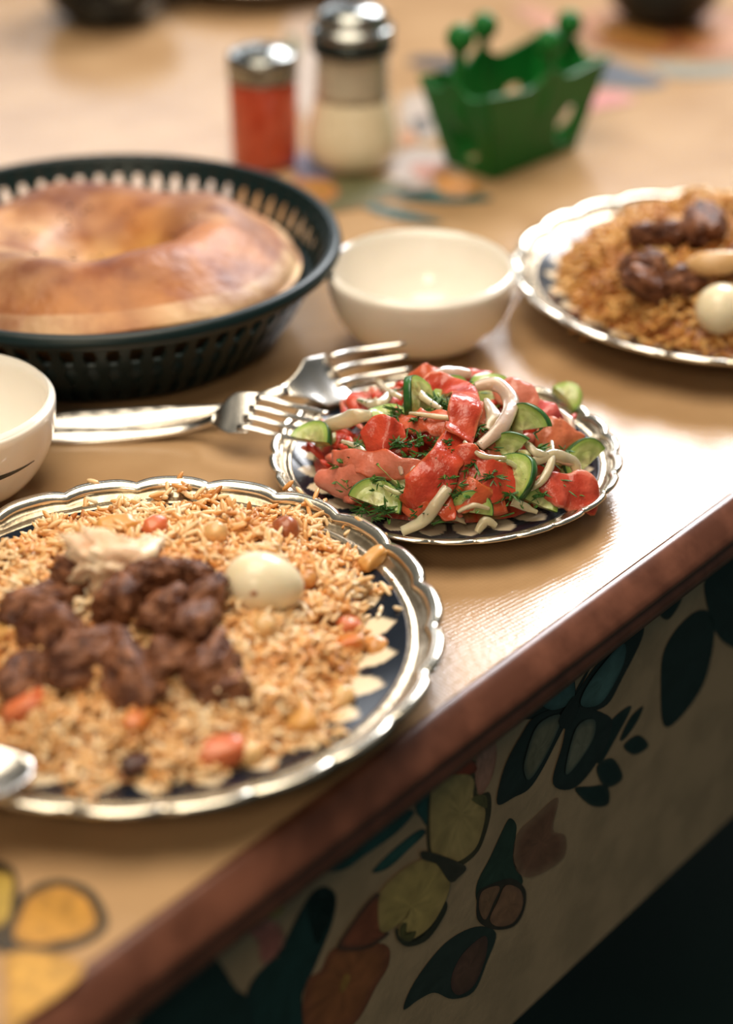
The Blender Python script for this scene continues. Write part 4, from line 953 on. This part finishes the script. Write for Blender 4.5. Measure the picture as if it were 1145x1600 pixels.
def onion(pts, W, label, col=(.74, .58, .38), K=.0014, up=(0, -.7, .7), seed=0):
    path = catmull(pts, 8)
    roll = [.7 * noise.noise((seed * 2.3, k * 1.1, 9.)) for k in range(6)]
    V, F, T = sweep(path, [w * .9 for w in W], K, up, n=12, p=2.6, curl=.30, rough=.3, seed=seed + 40, roll=roll)
    C = [[c * (1 - .15 * abs(ca)) for c in col] for t, ca, sa in T]
    tag(obj('onion_strip', V, F, M['onion'], None, C), label, 'onion', 'onion strips in the salad')
PK = (.74, .50, .38)
for i, q in enumerate([
    ([(0.0566,0.8933,0.0582), (0.0676,0.8938,0.0599), (0.0744,0.8787,0.0572), (0.0691,0.8605,0.0532), (0.0567,0.8487,0.0474)], [.005, .009, .010, .009, .006], 'wide white onion arc curling over the heap', PK),
    ([(0.0835,0.8485,0.0386), (0.0953,0.8544,0.0391), (0.1057,0.858,0.0333), (0.1082,0.855,0.0252)], [.005, .008, .007, .004], 'curved white onion strip above the overhanging tomato', None),
    ([(0.0952,0.8661,0.0408), (0.0941,0.851,0.038), (0.089,0.8411,0.0324), (0.0804,0.8357,0.0296)], [.002, .005, .005, .003], 'thin white onion strip crossing the curved one', None),
    ([(0.0813,0.8577,0.0447), (0.0862,0.8516,0.0421), (0.0943,0.8534,0.0381)], [.003, .006, .005], 'short pointed white onion strip at the crossing', None),
    ([(-0.0227,0.8882,0.0371), (-0.0092,0.8834,0.0447), (0.0031,0.8796,0.0485)], [.006, .011, .006], 'flat pale onion layer between end cucumber and upper fork', None),
    ([(0.0406,0.8274,0.0359), (0.0342,0.8211,0.0292), (0.0273,0.8189,0.0209), (0.0177,0.8187,0.0158)], [.006, .0075, .0065, .006], 'white onion strip dangling over the front rim', (.80, .68, .46)),
    ([(0.0236,0.8409,0.0429), (0.0248,0.8338,0.0396), (0.0232,0.8286,0.0341)], [.004, .0062, .003], 'small white onion sliver on the long red strip', (.86, .80, .64)),
    ([(-0.0042,0.9059,0.0442), (0.0059,0.8905,0.0496), (0.0134,0.9039,0.0502)], [.004, .008, .005], 'translucent onion bit beside the upper fork', None),
    ([(0.0057,0.9907,0.0138), (0.0114,0.9064,0.0497), (0.0186,0.8925,0.0523)], [.003, .004, .003], 'thin onion thread at the back by the upper fork', None),
    ([(0.0731,0.831,0.0264), (0.0796,0.8304,0.023), (0.0857,0.8318,0.0191)], [.006, .005, .003], 'onion bit on the front rim beneath the fan tomato', None),
    ([(0.034,0.9159,0.0517), (0.0438,0.9238,0.0515), (0.056,0.9258,0.0494)], [.006, .009, .006], 'pale pink onion layer at the very back of the heap', PK),
    ([(0.0221,0.87,0.0551), (0.035,0.864,0.0568), (0.0486,0.8613,0.0561)], [.002, .0035, .0025], 'thin onion thread lying across the red loop', None),
    ([(0.0553,0.8355,0.0393), (0.0701,0.8437,0.0414), (0.0805,0.8401,0.0338)], [.0025, .0035, .003], 'thin green white onion thread over the fan tomato', (.62, .60, .32)),
    ([(0.0552,0.8194,0.0146), (0.0594,0.8225,0.0191), (0.0649,0.8227,0.0164)], [.004, .006, .004], 'onion crumb low at the front rim', None),
    ([(0.1187,0.8995,0.0225), (0.1258,0.9231,0.0128), (0.1265,0.9155,0.0118)], [.003, .005, .003], 'white onion bit on the dark right side of the salad plate', None),
    ([(0.0754,0.8813,0.0514), (0.0822,0.8731,0.0501), (0.0896,0.8824,0.047)], [.002, .004, .002], 'tiny onion sliver right of the wide white arc', PK),
    ([(0.049,0.8468,0.0514), (0.0575,0.8401,0.047), (0.07,0.8429,0.044)], [.002, .0035, .002], 'fine onion thread below the open end of the white arc', None),
    ([(0.0105,0.8493,0.0445), (0.0159,0.8419,0.0431), (0.0178,0.8358,0.0384)], [.002, .004, .002], 'fine onion thread beside the squarish tomato', PK),
    ([(-0.0124,0.869,0.0393), (-0.0041,0.8596,0.0407), (0.0008,0.8518,0.0394)], [.002, .004, .0025], 'onion thread above the long salmon tomato strip', None),
    ([(0.1014,0.9061,0.0383), (0.1067,0.8964,0.0377), (0.1085,0.8889,0.0352)], [.003, .006, .003], 'pinkish onion bit at the far right of the heap', PK),
    ([(0.0455,0.8229,0.0245), (0.0528,0.8242,0.0274), (0.0615,0.8247,0.0252)], [.002, .004, .002], 'onion thread under the fleshy tomato slice', None),
    ([(0.0088,0.8343,0.0326), (0.0158,0.8295,0.0317), (0.0216,0.8308,0.0346)], [.002, .0035, .002], 'green white onion thread over the front cucumber', (.62, .62, .32)),
    ([(0.0621,0.8831,0.056), (0.0646,0.8676,0.0549), (0.0615,0.8583,0.0518)], [.004, .009, .005], 'translucent onion layer framed by the white arc', (.68, .50, .33)),
    ([(0.0387,0.8756,0.0544), (0.029,0.8851,0.0569), (0.0254,0.9031,0.0551)], [.003, .005, .003], 'onion sliver standing by the upright cucumber', None)]): onion(q[0], q[1], q[2], q[3] or (.74, .60, .38), seed=i)

rd = random.Random(3); V, F = [], []
def needle(p, L, yaw, pit, w=.0005):
    d = Vector((math.cos(yaw) * math.cos(pit), math.sin(yaw) * math.cos(pit), math.sin(pit))); s = d.cross(Vector((.1, .3, .9))).normalized(); n_ = s.cross(d); b = len(V); p = Vector(p)
    for f, k in ((0, .7), (.5, 1), (1, .3)):
        for a in (0, 2.094, 4.189): V.append(p + d * L * f + (s * math.cos(a) + n_ * math.sin(a)) * w * k)
    for r in range(2):
        for k in range(3): F.append((b + r * 3 + k, b + r * 3 + (k + 1) % 3, b + r * 3 + 3 + (k + 1) % 3, b + r * 3 + 3 + k))
CL = [(0.0645,0.8652,0.0525),(0.0698,0.8715,0.0528),(0.0388,0.881,0.0571),(-0.0106,0.8475,0.0306),(0.0173,0.8785,0.0529),(0.047,0.8261,0.0337),(0.0896,0.8368,0.0275),(0.0541,0.85,0.0496),(0.023,0.9131,0.05),(-0.0024,0.8331,0.0221),(0.041,0.8458,0.0519),(0.0783,0.8426,0.0372),(0.0217,0.8482,0.0506),(0.0288,0.8506,0.0537),(0.0306,0.8419,0.0486),(0.0168,0.8312,0.0344),(0.0088,0.8276,0.0254),(0.0056,0.8397,0.0362),(0.0873,0.8582,0.0415),(0.053,0.9024,0.0555),(0.0484,0.9324,0.0472),(0.073,0.8312,0.0307),(0.056,0.8594,0.0537),(0.0607,0.8521,0.0485),(0.0123,0.8718,0.0527),(-0.0041,0.8623,0.0429),(0.1016,0.868,0.036),(0.0406,0.831,0.0419),(0.0632,0.8341,0.0401),(0.0816,0.8754,0.0508),(0.0269,0.8662,0.0557),(0.0378,0.8465,0.0516),(-0.009,0.856,0.037),(0.0537,0.8388,0.0448),(0.0355,0.8826,0.0582),(0.0154,0.8514,0.0489),(0.0025,0.9009,0.0468),(0.0968,0.8479,0.0304),(0.0279,0.8242,0.0274)]
for c in CL:
    for _ in range(rd.randint(12, 26)):
        a = rd.uniform(0, 6.283); r = abs(rd.gauss(0, .006)); p = (c[0] + r * math.cos(a), c[1] + r * math.sin(a) * .7, c[2] - .004 * (r / .006) + rd.uniform(-.002, .001))
        yw = rd.uniform(0, 6.283); L0 = rd.uniform(.003, .008); needle(p, L0, yw, rd.uniform(-.5, .6), rd.uniform(.00035, .0007))
        if rd.random() < .6:
            for k in range(3): needle(p, L0 * .6, yw + rd.uniform(-.9, .9), rd.uniform(-.4, .6), .0003)
    if rd.random() < .6:
        v, f = blob((c[0] + rd.uniform(-.005, .005), c[1], c[2] - .002), (.0022, .0016, .0009), (0, .4, rd.uniform(0, 3)), 2, .5, 2.5, rd.random() * 9); b = len(V); V += v; F += [tuple(b + i for i in q) for q in f]
tag(obj('dill', V, F, M['dill'], smooth=False), 'chopped green dill sprinkled over the tomato salad', 'herbs', kind='stuff')
# the soft salad pieces and juices packed under those on top
V, F, C = [], [], []
for i in range(19):
    for k in range(64):
        a = 2 * math.pi * k / 64; r = .067 * i / 18; x, y = CS[0] + r * 1.05 * math.cos(a), CS[1] + r * math.sin(a)
        h, t = mound('salad', x, y); V.append((x, y, max(.0085, h - .009) + .003 * noise.noise((x * 70, y * 70, 1)) - (.003 if i == 18 else 0)))
        q = noise.noise((x * 60, y * 60, 4)); C.append((.40, .05, .022) if q > -.05 else ((.20, .23, .07) if q > -.3 else (.05, .08, .02)))
for i in range(18):
    for k in range(64): F.append((i * 64 + k, i * 64 + (k + 1) % 64, (i + 1) * 64 + (k + 1) % 64, (i + 1) * 64 + k))
rq = random.Random(8)
for _ in range(260):
    a, r = rq.uniform(0, 6.283), .070 * math.sqrt(rq.random()); x, y = CS[0] + r * 1.05 * math.cos(a), CS[1] + r * math.sin(a)
    z = mound('salad', x, y)[0] - rq.uniform(.001, .006); kind = rq.random()
    v, f = blob((x, y, z), (rq.uniform(.002, .008), rq.uniform(.0018, .004), rq.uniform(.0012, .003)), (rq.uniform(-.8, .8), rq.uniform(-.8, .8), rq.uniform(0, 3)), 2, .4, 2, rq.random() * 50, .2)
    b = len(V); V += v; F += [tuple(b + i for i in q) for q in f]
    C += [((.60, .06, .03) if kind < .45 else (.70, .20, .13) if kind < .6 else (.50, .52, .20) if kind < .74 else (.06, .16, .03) if kind < .84 else (.80, .66, .46))] * len(v)
tag(obj('chopped_salad', V, F, M['tomato'], None, C), 'finely chopped juicy salad packed beneath the larger slices', 'salad', kind='stuff')

for o in bpy.data.objects:
    if '_w' in o: del o['_w']
